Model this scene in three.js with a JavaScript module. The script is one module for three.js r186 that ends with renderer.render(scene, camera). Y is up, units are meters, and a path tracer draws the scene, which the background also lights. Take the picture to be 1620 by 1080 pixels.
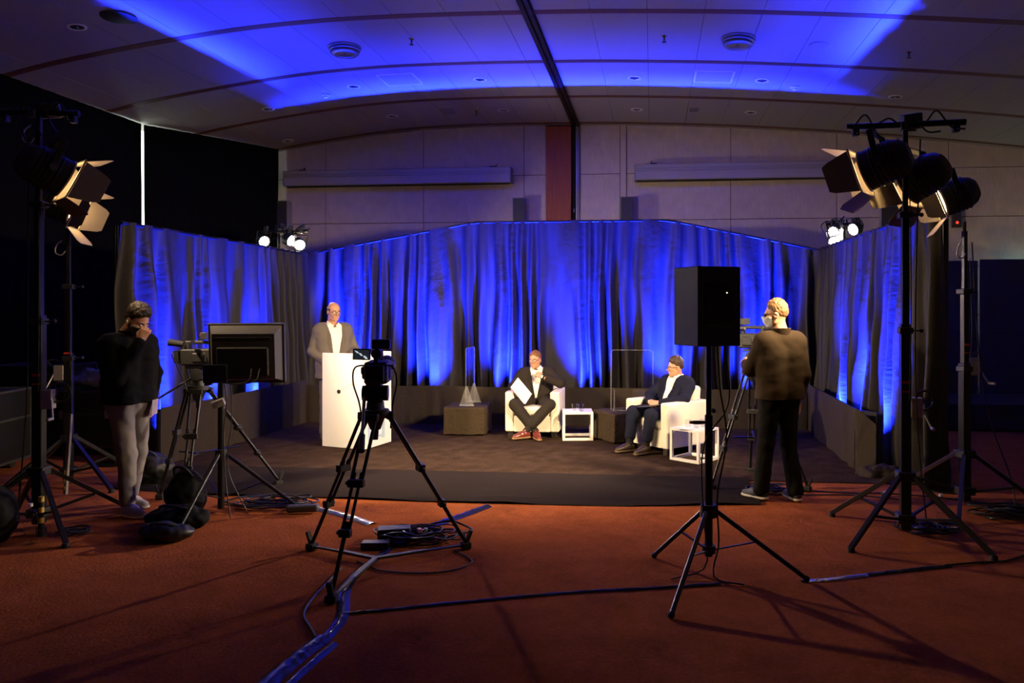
import * as THREE from 'three';
import { mergeGeometries, toCreasedNormals } from 'three/addons/utils/BufferGeometryUtils.js';
import { RoundedBoxGeometry } from 'three/addons/geometries/RoundedBoxGeometry.js';
import { ImprovedNoise } from 'three/addons/math/ImprovedNoise.js';

// ------------------------------------------------------------------ camera, exposure, light colours
const scene = new THREE.Scene();
scene.background = new THREE.Color(0, 0, 0);
const W = 1620, H = 1080, FOCAL = 1200;
const camera = new THREE.PerspectiveCamera(2 * Math.atan(H / 2 / FOCAL) * 180 / Math.PI, W / H, 0.1, 80);
camera.position.set(0, 1.74, 0);
camera.rotation.y = Math.atan(0.102);
camera.setViewOffset(W, H, -100, 55, W, H);      // the lens is shifted: level camera, horizon above the middle
camera.updateProjectionMatrix();
const renderer = new THREE.WebGLRenderer();
renderer.toneMapping = THREE.LinearToneMapping;
renderer.toneMappingExposure = 1.0;
renderer.shadowMap.enabled = true;

const WARM = new THREE.Color().setRGB(1, 0.73, 0.43);     // tungsten key lights
const BLUE = new THREE.Color().setRGB(0.006, 0.018, 1);   // uplights behind the skirt
const COLD = new THREE.Color().setRGB(1, 0.80, 0.62);     // white pixel lamps above the drape corners
const KEY = 115, UP = 2000, FIELD = 105, BACKLIGHT = 150;                // candela
function spot(color, intensity, at, to, angle, penumbra, radius) {
  const l = new THREE.SpotLight(color, intensity, 0, angle, penumbra, 2);
  l.position.set(...at); l.target.position.set(...to);
  l.castShadow = true; l.shadow.radius = radius; l.shadow.mapSize.set(1024, 1024);
  scene.add(l, l.target);
  return l;
}

// ------------------------------------------------------------------ helpers
const V = (x, y, z) => new THREE.Vector3(x, y, z);
const A3 = a => a.isVector3 ? a : V(...a);
let seed = 20211;
const rnd = () => (seed = (seed * 1664525 + 1013904223) >>> 0) / 4294967296;
const rr = (a, b) => a + (b - a) * rnd();
const perlin = new ImprovedNoise();
const taken = new Map();
function numbered(name) {
  const n = taken.get(name) || 0; taken.set(name, n + 1);
  return n ? name + '_' + String(n).padStart(3, '0') : name;
}
function tag(o, label, category, group, kind) {
  o.userData.label = label;
  if (category) o.userData.category = category;
  if (group) o.userData.group = group;
  if (kind) o.userData.kind = kind;
  return o;
}
function thing(name, label, category, pos = [0, 0, 0], turn = 0, group) {
  const o = new THREE.Group(); o.name = numbered(name);
  o.position.set(...pos); o.rotation.y = turn; scene.add(o);
  return tag(o, label, category, group);
}
const D = Math.PI / 180;
const Q = new THREE.Quaternion(), E = new THREE.Euler();
function mtx(pos = [0, 0, 0], rot = [0, 0, 0], scale = [1, 1, 1]) {
  return new THREE.Matrix4().compose(A3(pos), new THREE.Quaternion().setFromEuler(new THREE.Euler(...rot)), A3(scale));
}
class MB {
  constructor(m) { this.list = []; this.m = m || null; }
  add(g, m) {
    g = g.index ? g.toNonIndexed() : g.clone();
    for (const k of Object.keys(g.attributes)) if (!['position', 'normal', 'uv'].includes(k)) g.deleteAttribute(k);
    if (!g.attributes.uv) g.setAttribute('uv', new THREE.BufferAttribute(new Float32Array(g.attributes.position.count * 2), 2));
    if (!g.attributes.normal) g.computeVertexNormals();
    g.morphAttributes = {}; g.groups = [];
    if (m) g.applyMatrix4(m);
    this.list.push(g);
    return this;
  }
  box(w, h, d, pos, rot, r = 0.003) {
    r = Math.min(r, w * 0.45, h * 0.45, d * 0.45);
    return this.add(r > 0.0015 ? new RoundedBoxGeometry(w, h, d, 1, r) : new THREE.BoxGeometry(w, h, d), mtx(pos, rot));
  }
  bar(a, b, w, h, r = 0.002, up = V(0, 1, 0)) {      // box from a to b, w across, h along up
    a = A3(a); b = A3(b);
    const dir = b.clone().sub(a), L = dir.length(); dir.normalize();
    let side = up.clone().cross(dir); if (side.lengthSq() < 1e-6) side = V(1, 0, 0); side.normalize();
    const u2 = dir.clone().cross(side);
    const m = new THREE.Matrix4().makeBasis(side, u2, dir).setPosition(a.clone().add(b).multiplyScalar(0.5));
    r = Math.min(r, w * 0.45, h * 0.45);
    return this.add(r > 0.0015 ? new RoundedBoxGeometry(w, h, L, 1, r) : new THREE.BoxGeometry(w, h, L), m);
  }
  cyl(a, b, r1, r2 = r1, seg = 14, open = false) {
    a = A3(a); b = A3(b);
    const dir = b.clone().sub(a), L = dir.length(); dir.normalize();
    const m = new THREE.Matrix4().compose(a.clone().add(b).multiplyScalar(0.5), new THREE.Quaternion().setFromUnitVectors(V(0, 1, 0), dir), V(1, 1, 1));
    return this.add(new THREE.CylinderGeometry(r2, r1, L, seg, 1, open), m);
  }
  tube(pts, r, seg = 6, n = 0, closed = false) {
    const c = new THREE.CatmullRomCurve3(pts.map(A3), closed, 'centripetal');
    return this.add(new THREE.TubeGeometry(c, n || pts.length * 5, r, seg, closed));
  }
  lathe(profile, pos = [0, 0, 0], dir = [0, 1, 0], seg = 24) {
    const m = new THREE.Matrix4().compose(A3(pos), new THREE.Quaternion().setFromUnitVectors(V(0, 1, 0), A3(dir).clone().normalize()), V(1, 1, 1));
    return this.add(toCreasedNormals(new THREE.LatheGeometry(profile.map(p => new THREE.Vector2(...p)), seg), 0.6), m);
  }
  sph(pos, r, seg = 14) {
    const s = typeof r === 'number' ? [r, r, r] : r;
    return this.add(new THREE.SphereGeometry(1, seg, Math.max(8, seg * 0.7 | 0)), mtx(pos, [0, 0, 0], s));
  }
  ext(pts, depth, m, bevel = 0) {
    const s = new THREE.Shape(pts.map(p => new THREE.Vector2(...p)));
    return this.add(new THREE.ExtrudeGeometry(s, { depth, bevelEnabled: bevel > 0, bevelSize: bevel, bevelThickness: bevel, bevelSegments: 1, curveSegments: 8 }), m);
  }
  torus(pos, R, r, rot = [0, 0, 0], seg = 20, arc = Math.PI * 2) { return this.add(new THREE.TorusGeometry(R, r, 6, seg, arc), mtx(pos, rot)); }
  geo() {
    const g = this.list.length === 1 ? this.list[0] : mergeGeometries(this.list, false);
    if (this.m) g.applyMatrix4(this.m);
    return g;
  }
  build(name, mat, parent, label) {
    const o = new THREE.Mesh(this.geo(), mat);
    o.name = parent ? name : numbered(name);
    (parent || scene).add(o);
    if (label) o.userData.label = label;
    return o;
  }
}
const mb = m => new MB(m);
function meshOf(name, geo, mat, parent, label) {
  const o = new THREE.Mesh(geo, mat); o.name = parent ? name : numbered(name);
  (parent || scene).add(o); if (label) o.userData.label = label;
  return o;
}
function copyOf(o, pos, turn, label) {
  const c = o.clone(); c.userData = { ...o.userData }; c.name = numbered(o.name.replace(/_\d{3}$/, '')); scene.add(c);
  if (pos) c.position.set(...pos);
  if (turn !== undefined) c.rotation.y = turn;
  if (label) c.userData.label = label;
  return c;
}
// procedural textures: fn(u, v) in 0..1 returns [r, g, b] in sRGB 0..1, tiling
function tex(size, fn, srgb = true, repeat = 1) {
  const data = new Uint8Array(size * size * 4);
  for (let j = 0; j < size; j++) for (let i = 0; i < size; i++) {
    const c = fn(i / size, j / size, i, j), k = (j * size + i) * 4;
    for (let q = 0; q < 3; q++) data[k + q] = Math.max(0, Math.min(255, c[q] * 255));
    data[k + 3] = 255;
  }
  const t = new THREE.DataTexture(data, size, size, THREE.RGBAFormat);
  t.wrapS = t.wrapT = THREE.RepeatWrapping; t.magFilter = THREE.LinearFilter; t.minFilter = THREE.LinearMipmapLinearFilter; t.generateMipmaps = true;
  if (srgb) t.colorSpace = THREE.SRGBColorSpace;
  t.repeat.set(repeat, repeat); t.needsUpdate = true;
  return t;
}
const tile = (u, v, f, z = 0) => {                 // tiling noise by blending shifted copies
  const n = (a, b) => perlin.noise(a * f, b * f, z + 7.3);
  return n(u, v) * (1 - u) * (1 - v) + n(u - 1, v) * u * (1 - v) + n(u, v - 1) * (1 - u) * v + n(u - 1, v - 1) * u * v;
};
const lin = (r, g, b) => new THREE.Color().setRGB(r, g, b);
const std = (c, rough = 0.6, metal = 0, more = {}) => new THREE.MeshStandardMaterial({ color: Array.isArray(c) ? lin(...c) : c, roughness: rough, metalness: metal, side: THREE.DoubleSide, ...more });
const phys = (c, rough = 0.6, metal = 0, more = {}) => new THREE.MeshPhysicalMaterial({ color: Array.isArray(c) ? lin(...c) : c, roughness: rough, metalness: metal, side: THREE.DoubleSide, ...more });
const glow = (c, k) => new THREE.MeshStandardMaterial({ color: lin(0.02, 0.02, 0.02), emissive: Array.isArray(c) ? lin(...c) : c, emissiveIntensity: k, roughness: 0.5 });

// ------------------------------------------------------------------ materials
const carpetTex = tex(512, (u, v) => {
  const f = rnd() * 0.5 + tile(u, v, 60) * 0.35, c = tile(u, v, 5, 3) * 0.25 + tile(u, v, 14, 9) * 0.2, s = 0.8 + f * 0.35 + c * 0.5;
  return [0.66 * s, 0.365 * s, 0.215 * s];
});
const pileBump = tex(256, (u, v) => { const k = 0.5 + tile(u, v, 70) * 0.5 + (rnd() - 0.5) * 0.4; return [k, k, k]; }, false);
const stageTex = tex(512, (u, v) => {
  const s = 0.85 + rnd() * 0.25 + tile(u, v, 7, 2) * 0.25 + tile(u, v, 50, 4) * 0.2;
  return [0.235 * s, 0.185 * s, 0.155 * s];
});
const weave = tex(256, (u, v, i, j) => { const k = 0.5 + ((i + j) % 4 < 2 ? 0.14 : -0.14) + tile(u, v, 30, 1) * 0.3 + (rnd() - 0.5) * 0.2; return [k, k, k]; }, false);
const crumple = tex(512, (u, v) => {
  const a = Math.abs(tile(u, v, 7, 1)) + 0.6 * Math.abs(tile(u, v, 15, 5)) + 0.35 * Math.abs(tile(u, v, 31, 8));
  const k = 0.15 + a * 0.9; return [k, k, k];
}, false);
const woodTex = tex(256, (u, v) => {
  const s = 0.9 + 0.18 * tile(u, v * 0.06, 70, 4) + 0.1 * tile(u, v * 0.2, 24, 6);
  return [0.66 * s, 0.33 * s, 0.17 * s];
});
const wallTex = tex(256, (u, v) => { const s = 0.97 + tile(u, v, 8, 2) * 0.06 + tile(u * 1, v * 0.15, 60, 5) * 0.05; return [0.80 * s, 0.74 * s, 0.68 * s]; });
const M = {
  carpet: phys(0xffffff, 1, 0, { specularIntensity: 0, map: carpetTex, bumpMap: pileBump, bumpScale: 0.004 }),
  stage: phys(0xffffff, 1, 0, { specularIntensity: 0, map: stageTex, bumpMap: pileBump, bumpScale: 0.003 }),
  frontCloth: phys([0.022, 0.017, 0.017], 1, 0, { specularIntensity: 0, bumpMap: weave, bumpScale: 0.001 }),
  drape: phys([0.026, 0.0225, 0.021], 0.6, 0, { specularIntensity: 0.5, bumpMap: crumple, bumpScale: 0.006 }),
  skirt: phys([0.040, 0.031, 0.024], 0.9, 0, { specularIntensity: 0.2, bumpMap: crumple, bumpScale: 0.008 }),
  boxCloth: phys([0.045, 0.032, 0.020], 0.95, 0, { specularIntensity: 0.2, bumpMap: crumple, bumpScale: 0.012 }),
  blackDrape: phys([0.006, 0.006, 0.006], 1, 0, { specularIntensity: 0 }),
  wallPanel: std(0xffffff, 0.75, 0, { map: wallTex }),
  wallDark: std([0.035, 0.033, 0.032], 0.8),
  screenCase: std([0.40, 0.37, 0.35], 0.5),
  joint: std([0.02, 0.017, 0.015], 0.9),
  ceil: std([0.38, 0.35, 0.32], 0.8),
  rib: std([0.16, 0.055, 0.025], 0.6),
  wood: std(0xffffff, 0.5, 0, { map: woodTex }),
  alu: std([0.35, 0.34, 0.33], 0.4, 0.8),
  chrome: std([0.6, 0.6, 0.6], 0.18, 1),
  white: std([0.80, 0.79, 0.77], 0.35),
  podium: std([0.82, 0.81, 0.80], 0.4),
  podiumBlue: std([0.42, 0.56, 0.72], 0.4),
  leather: phys([0.80, 0.75, 0.62], 0.42, 0, { bumpMap: crumple, bumpScale: 0.0025, clearcoat: 0.1, clearcoatRoughness: 0.5 }),
  darkWood: std([0.018, 0.012, 0.009], 0.5),
  black: std([0.010, 0.010, 0.011], 0.5),
  blackGloss: std([0.012, 0.012, 0.014], 0.28),
  blackMetal: std([0.020, 0.019, 0.018], 0.35, 0.6),
  rubber: std([0.012, 0.012, 0.012], 0.8),
  darkGrey: std([0.045, 0.043, 0.042], 0.5),
  grey: std([0.22, 0.21, 0.20], 0.5),
  silver: std([0.45, 0.43, 0.40], 0.35, 0.7),
  cable: std([0.010, 0.010, 0.010], 0.45),
  tape: std([0.020, 0.020, 0.024], 0.22),
  silverTape: std([0.40, 0.40, 0.42], 0.22, 0.5),
  doorMetal: std([0.22, 0.18, 0.13], 0.55, 0.3),
  lens: glow([1, 0.64, 0.27], 40),
  led: glow([1, 0.94, 0.95], 12),
  ledBlue: glow([0.03, 0.10, 1], 4),
  acrylic: phys([0.97, 0.98, 0.98], 0.02, 0, { transmission: 1, thickness: 0, ior: 1.49 }),
  acrylicEdge: phys([0.75, 0.77, 0.80], 0.12, 0, { transmission: 0.8, thickness: 0 }),
  acrylicFoot: phys([0.90, 0.90, 0.92], 0.05, 0, { transmission: 0.93, thickness: 0 }),
  glass: phys([0.96, 0.97, 0.97], 0.02, 0, { transmission: 1, thickness: 0, ior: 1.5 }),
  water: phys([0.95, 0.97, 0.98], 0.0, 0, { transmission: 1, thickness: 0, ior: 1.33 }),
  paper: std([0.85, 0.84, 0.81], 0.8),
  shell: std([0.055, 0.05, 0.045], 0.45),
  redLed: glow([1, 0.05, 0.02], 1.6),
  redLabel: std([0.55, 0.05, 0.03], 0.4),
  bagBlack: phys([0.008, 0.008, 0.008], 0.8, 0, { specularIntensity: 0.25 }),
  red: std([0.30, 0.030, 0.018], 0.5),
  darkPanel: std([0.055, 0.050, 0.075], 0.7),
  hazard: std([0.55, 0.38, 0.05], 0.6),
};
for (const k of ['drape', 'skirt', 'boxCloth']) { M[k].bumpMap = crumple; }

// ------------------------------------------------------------------ the room
const XL = -8.6, XR = 7.6, ZB = -14.8, ZF = 3.2, TH = 0.2;
const archPts = [[-8.9, 4.63], [-7.6, 4.905], [-5.5, 5.2], [-4.2, 5.295], [-3, 5.315], [-1.5, 5.30], [-0.4, 5.271], [1.5, 5.177], [4, 4.973], [5.8, 4.78], [8, 4.5]];
function arch(x) {
  let i = 0; while (i < archPts.length - 2 && x > archPts[i + 1][0]) i++;
  const p = j => archPts[Math.max(0, Math.min(archPts.length - 1, j))];
  const [x0, y0] = p(i), [x1, y1] = p(i + 1), t = (x - x0) / (x1 - x0);
  const s0 = i ? (y1 - p(i - 1)[1]) / (x1 - p(i - 1)[0]) : (y1 - y0) / (x1 - x0), s1 = (p(i + 2)[1] - y0) / (p(i + 2)[0] - x0 || 1), L = x1 - x0;
  return (2 * t ** 3 - 3 * t * t + 1) * y0 + (t ** 3 - 2 * t * t + t) * L * s0 + (-2 * t ** 3 + 3 * t * t) * y1 + (t ** 3 - t * t) * L * s1;
}
const lerp = (a, b, t) => a + (b - a) * t;
const struct = (o, label) => { o.userData.kind = 'structure'; if (label) o.userData.label = label; return o; };
function planeUV(g, sx, sz) {                            // uv in metres from x and z
  const p = g.attributes.position, u = g.attributes.uv;
  for (let i = 0; i < p.count; i++) u.setXY(i, p.getX(i) * sx, p.getZ(i) * sz);
  return g;
}
{
  const g = new THREE.BoxGeometry(XR - XL + 0.4, 0.2, ZF - ZB + 0.4).toNonIndexed();
  g.translate((XL + XR) / 2, -0.1, (ZF + ZB) / 2);
  struct(meshOf('floor', planeUV(g, 0.8, 0.8), M.carpet), 'red-brown carpet floor of the hall');
}
struct(mb().box(TH, 5.6, ZF - ZB + 0.4, [XL - TH / 2, 2.8, (ZF + ZB) / 2], undefined, 0).build('wall_left', M.wallPanel), 'pale side wall behind the black drapes');
struct(mb().box(TH, 5.6, ZF - ZB + 0.4, [XR + TH / 2, 2.8, (ZF + ZB) / 2], undefined, 0).build('wall_right', M.wallPanel), 'pale side wall beside the partition panels');
struct(mb().box(XR - XL + 0.4, 5.6, TH, [(XL + XR) / 2, 2.8, ZF + TH / 2], undefined, 0).build('wall_front', M.wallPanel), 'pale end wall of the hall facing the stage');
{ // back wall: dark backing with proud panels, recessed joints between
  const w = struct(mb().box(XR - XL + 0.4, 5.6, TH, [(XL + XR) / 2, 2.8, ZB - TH / 2 - 0.02], undefined, 0).build('wall_back', M.joint), 'pale panelled back wall above the stage drape');
  const xs = [[-8.6, -6.6], [-6.6, -4.563], [-4.563, -2.526], [-2.526, -2.085], [-1.42, -0.63], [-0.63, -0.507], [-0.507, 1.493], [1.493, 3.474], [3.474, 5.5], [5.5, 7.6]];
  const ys = [0, 0.68, 1.59, 2.5, 3.421, 4.333, 9];
  for (const [x0, x1] of xs) for (let r = 0; r < 6; r++) {
    if (x1 - x0 < 0.2 && r < 5) { if (r) continue; }
    const a = x0 + 0.006, b = x1 - 0.006, y0 = ys[r] + 0.006, top = r === 5 || x1 - x0 < 0.2;
    const ya = top ? arch(a) - 0.002 : ys[r + 1] - 0.006, yb = top ? arch(b) - 0.002 : ya, ym = top ? arch((a + b) / 2) - 0.002 : ya;
    const narrow = x1 - x0 < 0.2;
    const yy = narrow ? (r === 0 ? 0.006 : 99) : y0; if (yy > 9) continue;
    const g = new MB().ext([[a, yy], [b, yy], [b, yb], ...(top ? [[(a + b) / 2, ym]] : []), [a, ya]], 0.02 + (narrow ? 0.02 : 0), mtx([0, 0, ZB - 0.02]));
    const o = g.build('panel', M.wallPanel, w);
    const p = o.geometry.attributes.position, u = o.geometry.attributes.uv;
    for (let i = 0; i < p.count; i++) u.setXY(i, p.getX(i) * 0.7 + r * 0.13, p.getY(i) * 0.7 + x0);
  }
  const c = mb().box(0.49, 5.27, 0.10, [-1.83, 2.635, ZB + 0.03]).geo();
  const p = c.attributes.position, u = c.attributes.uv; for (let i = 0; i < p.count; i++) u.setXY(i, p.getX(i) * 1.6 + p.getZ(i), p.getY(i) * 0.4);
  meshOf('wood_pilaster', c, M.wood, w, 'reddish wood pilaster');
  mb().box(0.035, 5.27, 0.05, [-1.475, 2.635, ZB + 0.02]).box(0.03, 5.27, 0.03, [-1.44, 2.635, ZB + 0.01]).build('metal_guide', M.alu, w, 'slim metal guide rail');
  mb().box(0.03, 0.07, 0.03, [-1.53, 3.62, ZB + 0.03]).build('switch_plate', M.grey, w);
}
{ // vaulted ceiling: slab with separate panels between the reddish ribs
  const nx = 48, zs = [ZB, ZF];
  const shape = []; for (let i = 0; i <= nx; i++) { const x = XL - 0.2 + (XR - XL + 0.4) * i / nx; shape.push([x, arch(x) + 0.035]); }
  const outer = [...shape, [XR + 0.2, 5.75], [XL - 0.2, 5.75]];
  const c = struct(mb().ext(outer, ZF - ZB + 0.4, mtx([0, 0, ZB - 0.2])).build('ceiling', M.joint), 'vaulted ceiling washed with blue light');
  const ribs = []; for (let z = -14.62; z < ZF; z += 1.85) ribs.push(z);
  const strip = (x0, x1, z0, z1, y, thick, n) => {        // bent slab following the vault
    const pos = [], idx = [], uv = [];
    for (let i = 0; i <= n; i++) { const x = x0 + (x1 - x0) * i / n, a = arch(x) - y; for (const [zz, yy] of [[z0, a], [z1, a], [z1, a + thick], [z0, a + thick]]) { pos.push(x, yy, zz); uv.push(x, zz); } }
    for (let i = 0; i < n; i++) for (let k = 0; k < 4; k++) { const a = i * 4 + k, b = i * 4 + (k + 1) % 4; idx.push(a, a + 4, b, b, a + 4, b + 4); }
    idx.push(0, 1, 2, 0, 2, 3); const e = n * 4; idx.push(e, e + 2, e + 1, e, e + 3, e + 2);
    const g = new THREE.BufferGeometry(); g.setAttribute('position', new THREE.Float32BufferAttribute(pos, 3)); g.setAttribute('uv', new THREE.Float32BufferAttribute(uv, 2)); g.setIndex(idx);
    const q = g.toNonIndexed(); q.computeVertexNormals(); return toCreasedNormals(q, 0.5);
  };
  for (const z of ribs) meshOf('rib', strip(XL, XR, z - 0.06, z + 0.06, 0.004, 0.04, 40), M.rib, c, 'reddish brown ceiling rib');
  for (let k = -1; k < ribs.length; k++) {
    const z0 = (k < 0 ? ZB : ribs[k] + 0.065), z1 = k === ribs.length - 1 ? ZF : ribs[k + 1] - 0.065;
    if (z1 - z0 < 0.05) continue;
    const far = z1 > -5;                                   // behind the picture: wide boards
    for (let x = XL; x < XR - 0.01;) {
      let x1 = Math.min(XR, x + (far ? 2.03 : 0.6775));
      if (x < -1.58 && x1 > -1.58) x1 = -1.58; else if (x >= -1.58 && x < -1.45) { x = -1.42; continue; }
      meshOf('ceiling_panel', strip(x + 0.003, x1 - 0.003, z0, z1, 0, 0.036, 3), M.ceil, c);
      x = x1;
    }
  }
  mb().box(0.05, 0.05, 14, [-1.535, 5.29, -7.8]).box(0.05, 0.05, 14, [-1.465, 5.29, -7.8]).box(0.16, 0.015, 14, [-1.5, 5.315, -7.8]).build('partition_rail', M.blackMetal, c, 'dark double rail for a sliding partition');
}
// fittings in the ceiling
const CEILING_DEPTH = x => arch(x);
function downlight(x, z, label) {
  const o = thing('ceiling_downlight', label, 'downlight', [x, arch(x), z], 0, 'ceiling downlights');
  o.rotation.z = -Math.atan((arch(x + 0.1) - arch(x - 0.1)) / 0.2) * -1;
  mb().lathe([[0.075, 0], [0.105, 0], [0.107, -0.006], [0.078, -0.010], [0.072, 0]]).build('trim_ring', M.white, o);
  mb().lathe([[0.0, 0.001], [0.074, 0.001], [0.074, -0.004], [0.0, -0.003]]).build('recess', M.blackGloss, o);
  mb().lathe([[0.0, -0.028], [0.012, -0.026], [0.02, -0.012], [0.02, 0]]).build('bulb', M.chrome, o);
}
const nearGuide = ['outermost beside the black drape', 'beside the smoke detector', 'next to the ceiling rail', 'next to the ceiling rail', 'beside the smoke detector', 'outermost over the lamp stands'];
[-6.46, -4.76, -2.70, -0.28, 1.65, 3.75].forEach((x, i) => downlight(x, -11.62 - (i === 0 || i === 5 ? 0.6 : 0.1), `chrome recessed downlight in the blue wash, ${['outermost beside the black drape', 'between the smoke detector and the framed hatch', 'between a framed hatch and the ceiling rail', 'between the ceiling rail and a framed hatch', 'between the framed hatch and the smoke detector', 'outermost above the lamp stands'][i]}`));
[-7.1, -4.79, -2.70, -0.28, 1.72, 3.87].forEach((x, i) => downlight(x, -13.6 - (i === 0 || i === 5 ? 0.6 : 0), `chrome recessed downlight in the dim row by the back wall, ${['at the black drape end', 'over the long screen case', 'over the case end', 'past the ceiling rail', 'over the second screen case', 'over the tall lamp stand'][i]}`));
downlight(-6.75, -8.3, 'chrome recessed downlight in the dark ceiling before the blue wash');
downlight(-7.6, -7.2, 'chrome recessed downlight in the darkest ceiling corner over the lamp stands');
function diffuser(x, z, label) {
  const o = thing('air_diffuser', label, 'air vent', [x, arch(x), z], 0, 'round air diffusers');
  const t = Math.atan((arch(x + 0.1) - arch(x - 0.1)) / 0.2); o.rotation.z = t;
  mb().lathe([[0.10, 0], [0.22, 0], [0.225, -0.02], [0.20, -0.03], [0.10, -0.012]]).build('outer_ring', M.alu, o);
  mb().lathe([[0.11, -0.055], [0.205, -0.035], [0.208, -0.055], [0.18, -0.068], [0.11, -0.07]]).build('middle_ring', M.alu, o);
  mb().lathe([[0.10, -0.085], [0.185, -0.075], [0.19, -0.095], [0.165, -0.11], [0.14, -0.113], [0.13, -0.10]]).build('lower_ring', M.alu, o);
  mb().lathe([[0, -0.085], [0.06, -0.10], [0.135, -0.10], [0.13, -0.075], [0, -0.07]]).build('core', M.chrome, o);
  mb().cyl([0, 0, 0], [0, -0.09, 0], 0.05).build('neck', M.black, o);
}
diffuser(-4.2, -10.02, 'round chrome air diffuser between the sprinkler and the dark drape side');
diffuser(1.1, -9.95, 'round chrome air diffuser next to the flat blank disc');
function hatch(x, z, label) {
  const o = thing('ceiling_hatch', label, 'hatch', [x, arch(x) - 0.004, z], 0, 'framed ceiling hatches');
  o.rotation.z = Math.atan((arch(x + 0.1) - arch(x - 0.1)) / 0.2);
  const s = 0.28;
  for (const k of [-1, 1]) { mb().box(2 * s, 0.012, 0.025, [0, 0, k * s]).build('frame_bar', M.white, o); mb().box(0.025, 0.012, 2 * s - 0.025, [k * s, 0, 0]).build('frame_bar', M.white, o); }
  mb().box(2 * s - 0.03, 0.006, 2 * s - 0.03, [0, 0.001, 0]).build('hatch_plate', M.ceil, o);
}
hatch(-3.94, -11.55, 'square white framed hatch on the side of the long screen case');
hatch(0.92, -11.6, 'square white framed hatch between the ceiling rail and the lamp stands');
function detector(x, z, label) {
  const o = thing('smoke_detector', label, 'smoke detector', [x, arch(x), z], 0, 'smoke detectors');
  mb().lathe([[0, 0], [0.065, 0], [0.068, -0.022], [0.05, -0.03], [0, -0.03]]).build('base', M.white, o);
  mb().lathe([[0, -0.03], [0.035, -0.034], [0.042, -0.05], [0.03, -0.064], [0, -0.066]]).build('sensor_head', M.white, o);
}
detector(-5.33, -11.95, 'small white smoke detector on the dark drape side of the blue wash');
detector(2.17, -11.95, 'small white smoke detector on the lamp stand side of the blue wash');
function sprinkler(x, z, label) {
  const o = thing('sprinkler', label, 'sprinkler', [x, arch(x), z], 0, 'ceiling sprinklers');
  mb().lathe([[0, 0], [0.035, 0], [0.03, -0.012], [0, -0.012]]).build('collar', M.chrome, o);
  mb().cyl([0, -0.01, 0], [0, -0.05, 0], 0.01).cyl([-0.012, -0.05, 0], [-0.004, -0.075, 0], 0.004).cyl([0.012, -0.05, 0], [0.004, -0.075, 0], 0.004).build('nozzle', M.blackMetal, o);
  mb().lathe([[0, -0.078], [0.03, -0.078], [0.03, -0.081], [0, -0.083]]).build('deflector', M.blackMetal, o);
}
sprinkler(-3.2, -9.85, 'small dark sprinkler between the air diffuser and the ceiling rail');
sprinkler(0.15, -9.9, 'small dark sprinkler between the ceiling rail and the other air diffuser');
sprinkler(-3.2, -13.6, 'small dark sprinkler in the dim ceiling near the back wall');
sprinkler(3.3, -10.2, 'small dark sprinkler in the dark ceiling above the lamp stands');
function plate(name, x, z, w, d, label, cat, grp, mat) {
  const o = thing(name, label, cat, [x, arch(x) - 0.006, z], 0, grp);
  o.rotation.z = Math.atan((arch(x + 0.1) - arch(x - 0.1)) / 0.2);
  for (const k of [-1, 1]) { mb().box(w, 0.012, 0.018, [0, 0, k * d / 2]).build('frame_bar', mat, o); mb().box(0.018, 0.012, d, [k * w / 2, 0, 0]).build('frame_bar', mat, o); }
  for (let i = 0; i < 5; i++) mb().box(w - 0.02, 0.008, 0.014, [0, 0.002, -d / 2 + d * (i + 0.75) / 5.5], [0.5, 0, 0]).build('slat', mat, o);
}
plate('ceiling_grille', -3.72, -13.55, 0.2, 0.32, 'small slatted grille above the long screen case', 'vent', 'ceiling grilles', M.alu);
plate('ceiling_grille', 0.72, -13.55, 0.16, 0.22, 'small slatted grille above the second screen case', 'vent', 'ceiling grilles', M.alu);
tag(mb().lathe([[0, 0.002], [0.13, 0.002], [0.132, -0.006], [0.12, -0.012], [0, -0.013]], [2.15, arch(2.15), -10.1]).build('ceiling_disc', M.ceil), 'flat blank disc in the blue ceiling beside an air diffuser', 'disc');
tag(mb().lathe([[0, 0.002], [0.2, 0.002], [0.205, -0.01], [0.15, -0.03], [0, -0.035]], [-6.2, arch(-6.2), -8.25]).build('ceiling_speaker', M.darkGrey), 'round dark ceiling speaker at the edge of the blue wash', 'speaker');

// things on the back wall
function screenCase(x0, x1, label, group) {
  const o = thing('projection_screen_case', label, 'screen case', [0, 0, ZB], 0, group), L = x1 - x0, xc = (x0 + x1) / 2;
  mb().box(L, 0.30, 0.26, [xc, 4.31, 0.15], undefined, 0.012).build('housing', M.screenCase, o);
  for (const y of [4.33, 4.375]) mb().box(L - 0.02, 0.012, 0.012, [xc, y, 0.283]).build('groove_strip', M.alu, o);
  mb().box(L - 0.06, 0.03, 0.05, [xc, 4.15, 0.16]).build('slot_bar', M.black, o);
  for (const s of [-1, 1]) mb().box(0.02, 0.31, 0.27, [xc + s * (L / 2 + 0.005), 4.31, 0.15]).build('end_cap', M.alu, o);
  for (const s of [-1, 1]) mb().box(0.12, 0.03, 0.2, [xc + s * (L / 2 - 0.35), 4.475, 0.12]).bar([xc + s * (L / 2 - 0.35), 4.48, 0.05], [xc + s * (L / 2 - 0.30), 4.56, 0.02], 0.03, 0.01).build('bracket', M.blackMetal, o);
}
screenCase(-7.35, -2.76, 'long grey projection screen case beside the reddish pilaster', 'projection screen cases');
screenCase(-0.33, 4.3, 'long grey projection screen case behind the tall lamp stand', 'projection screen cases');
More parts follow.
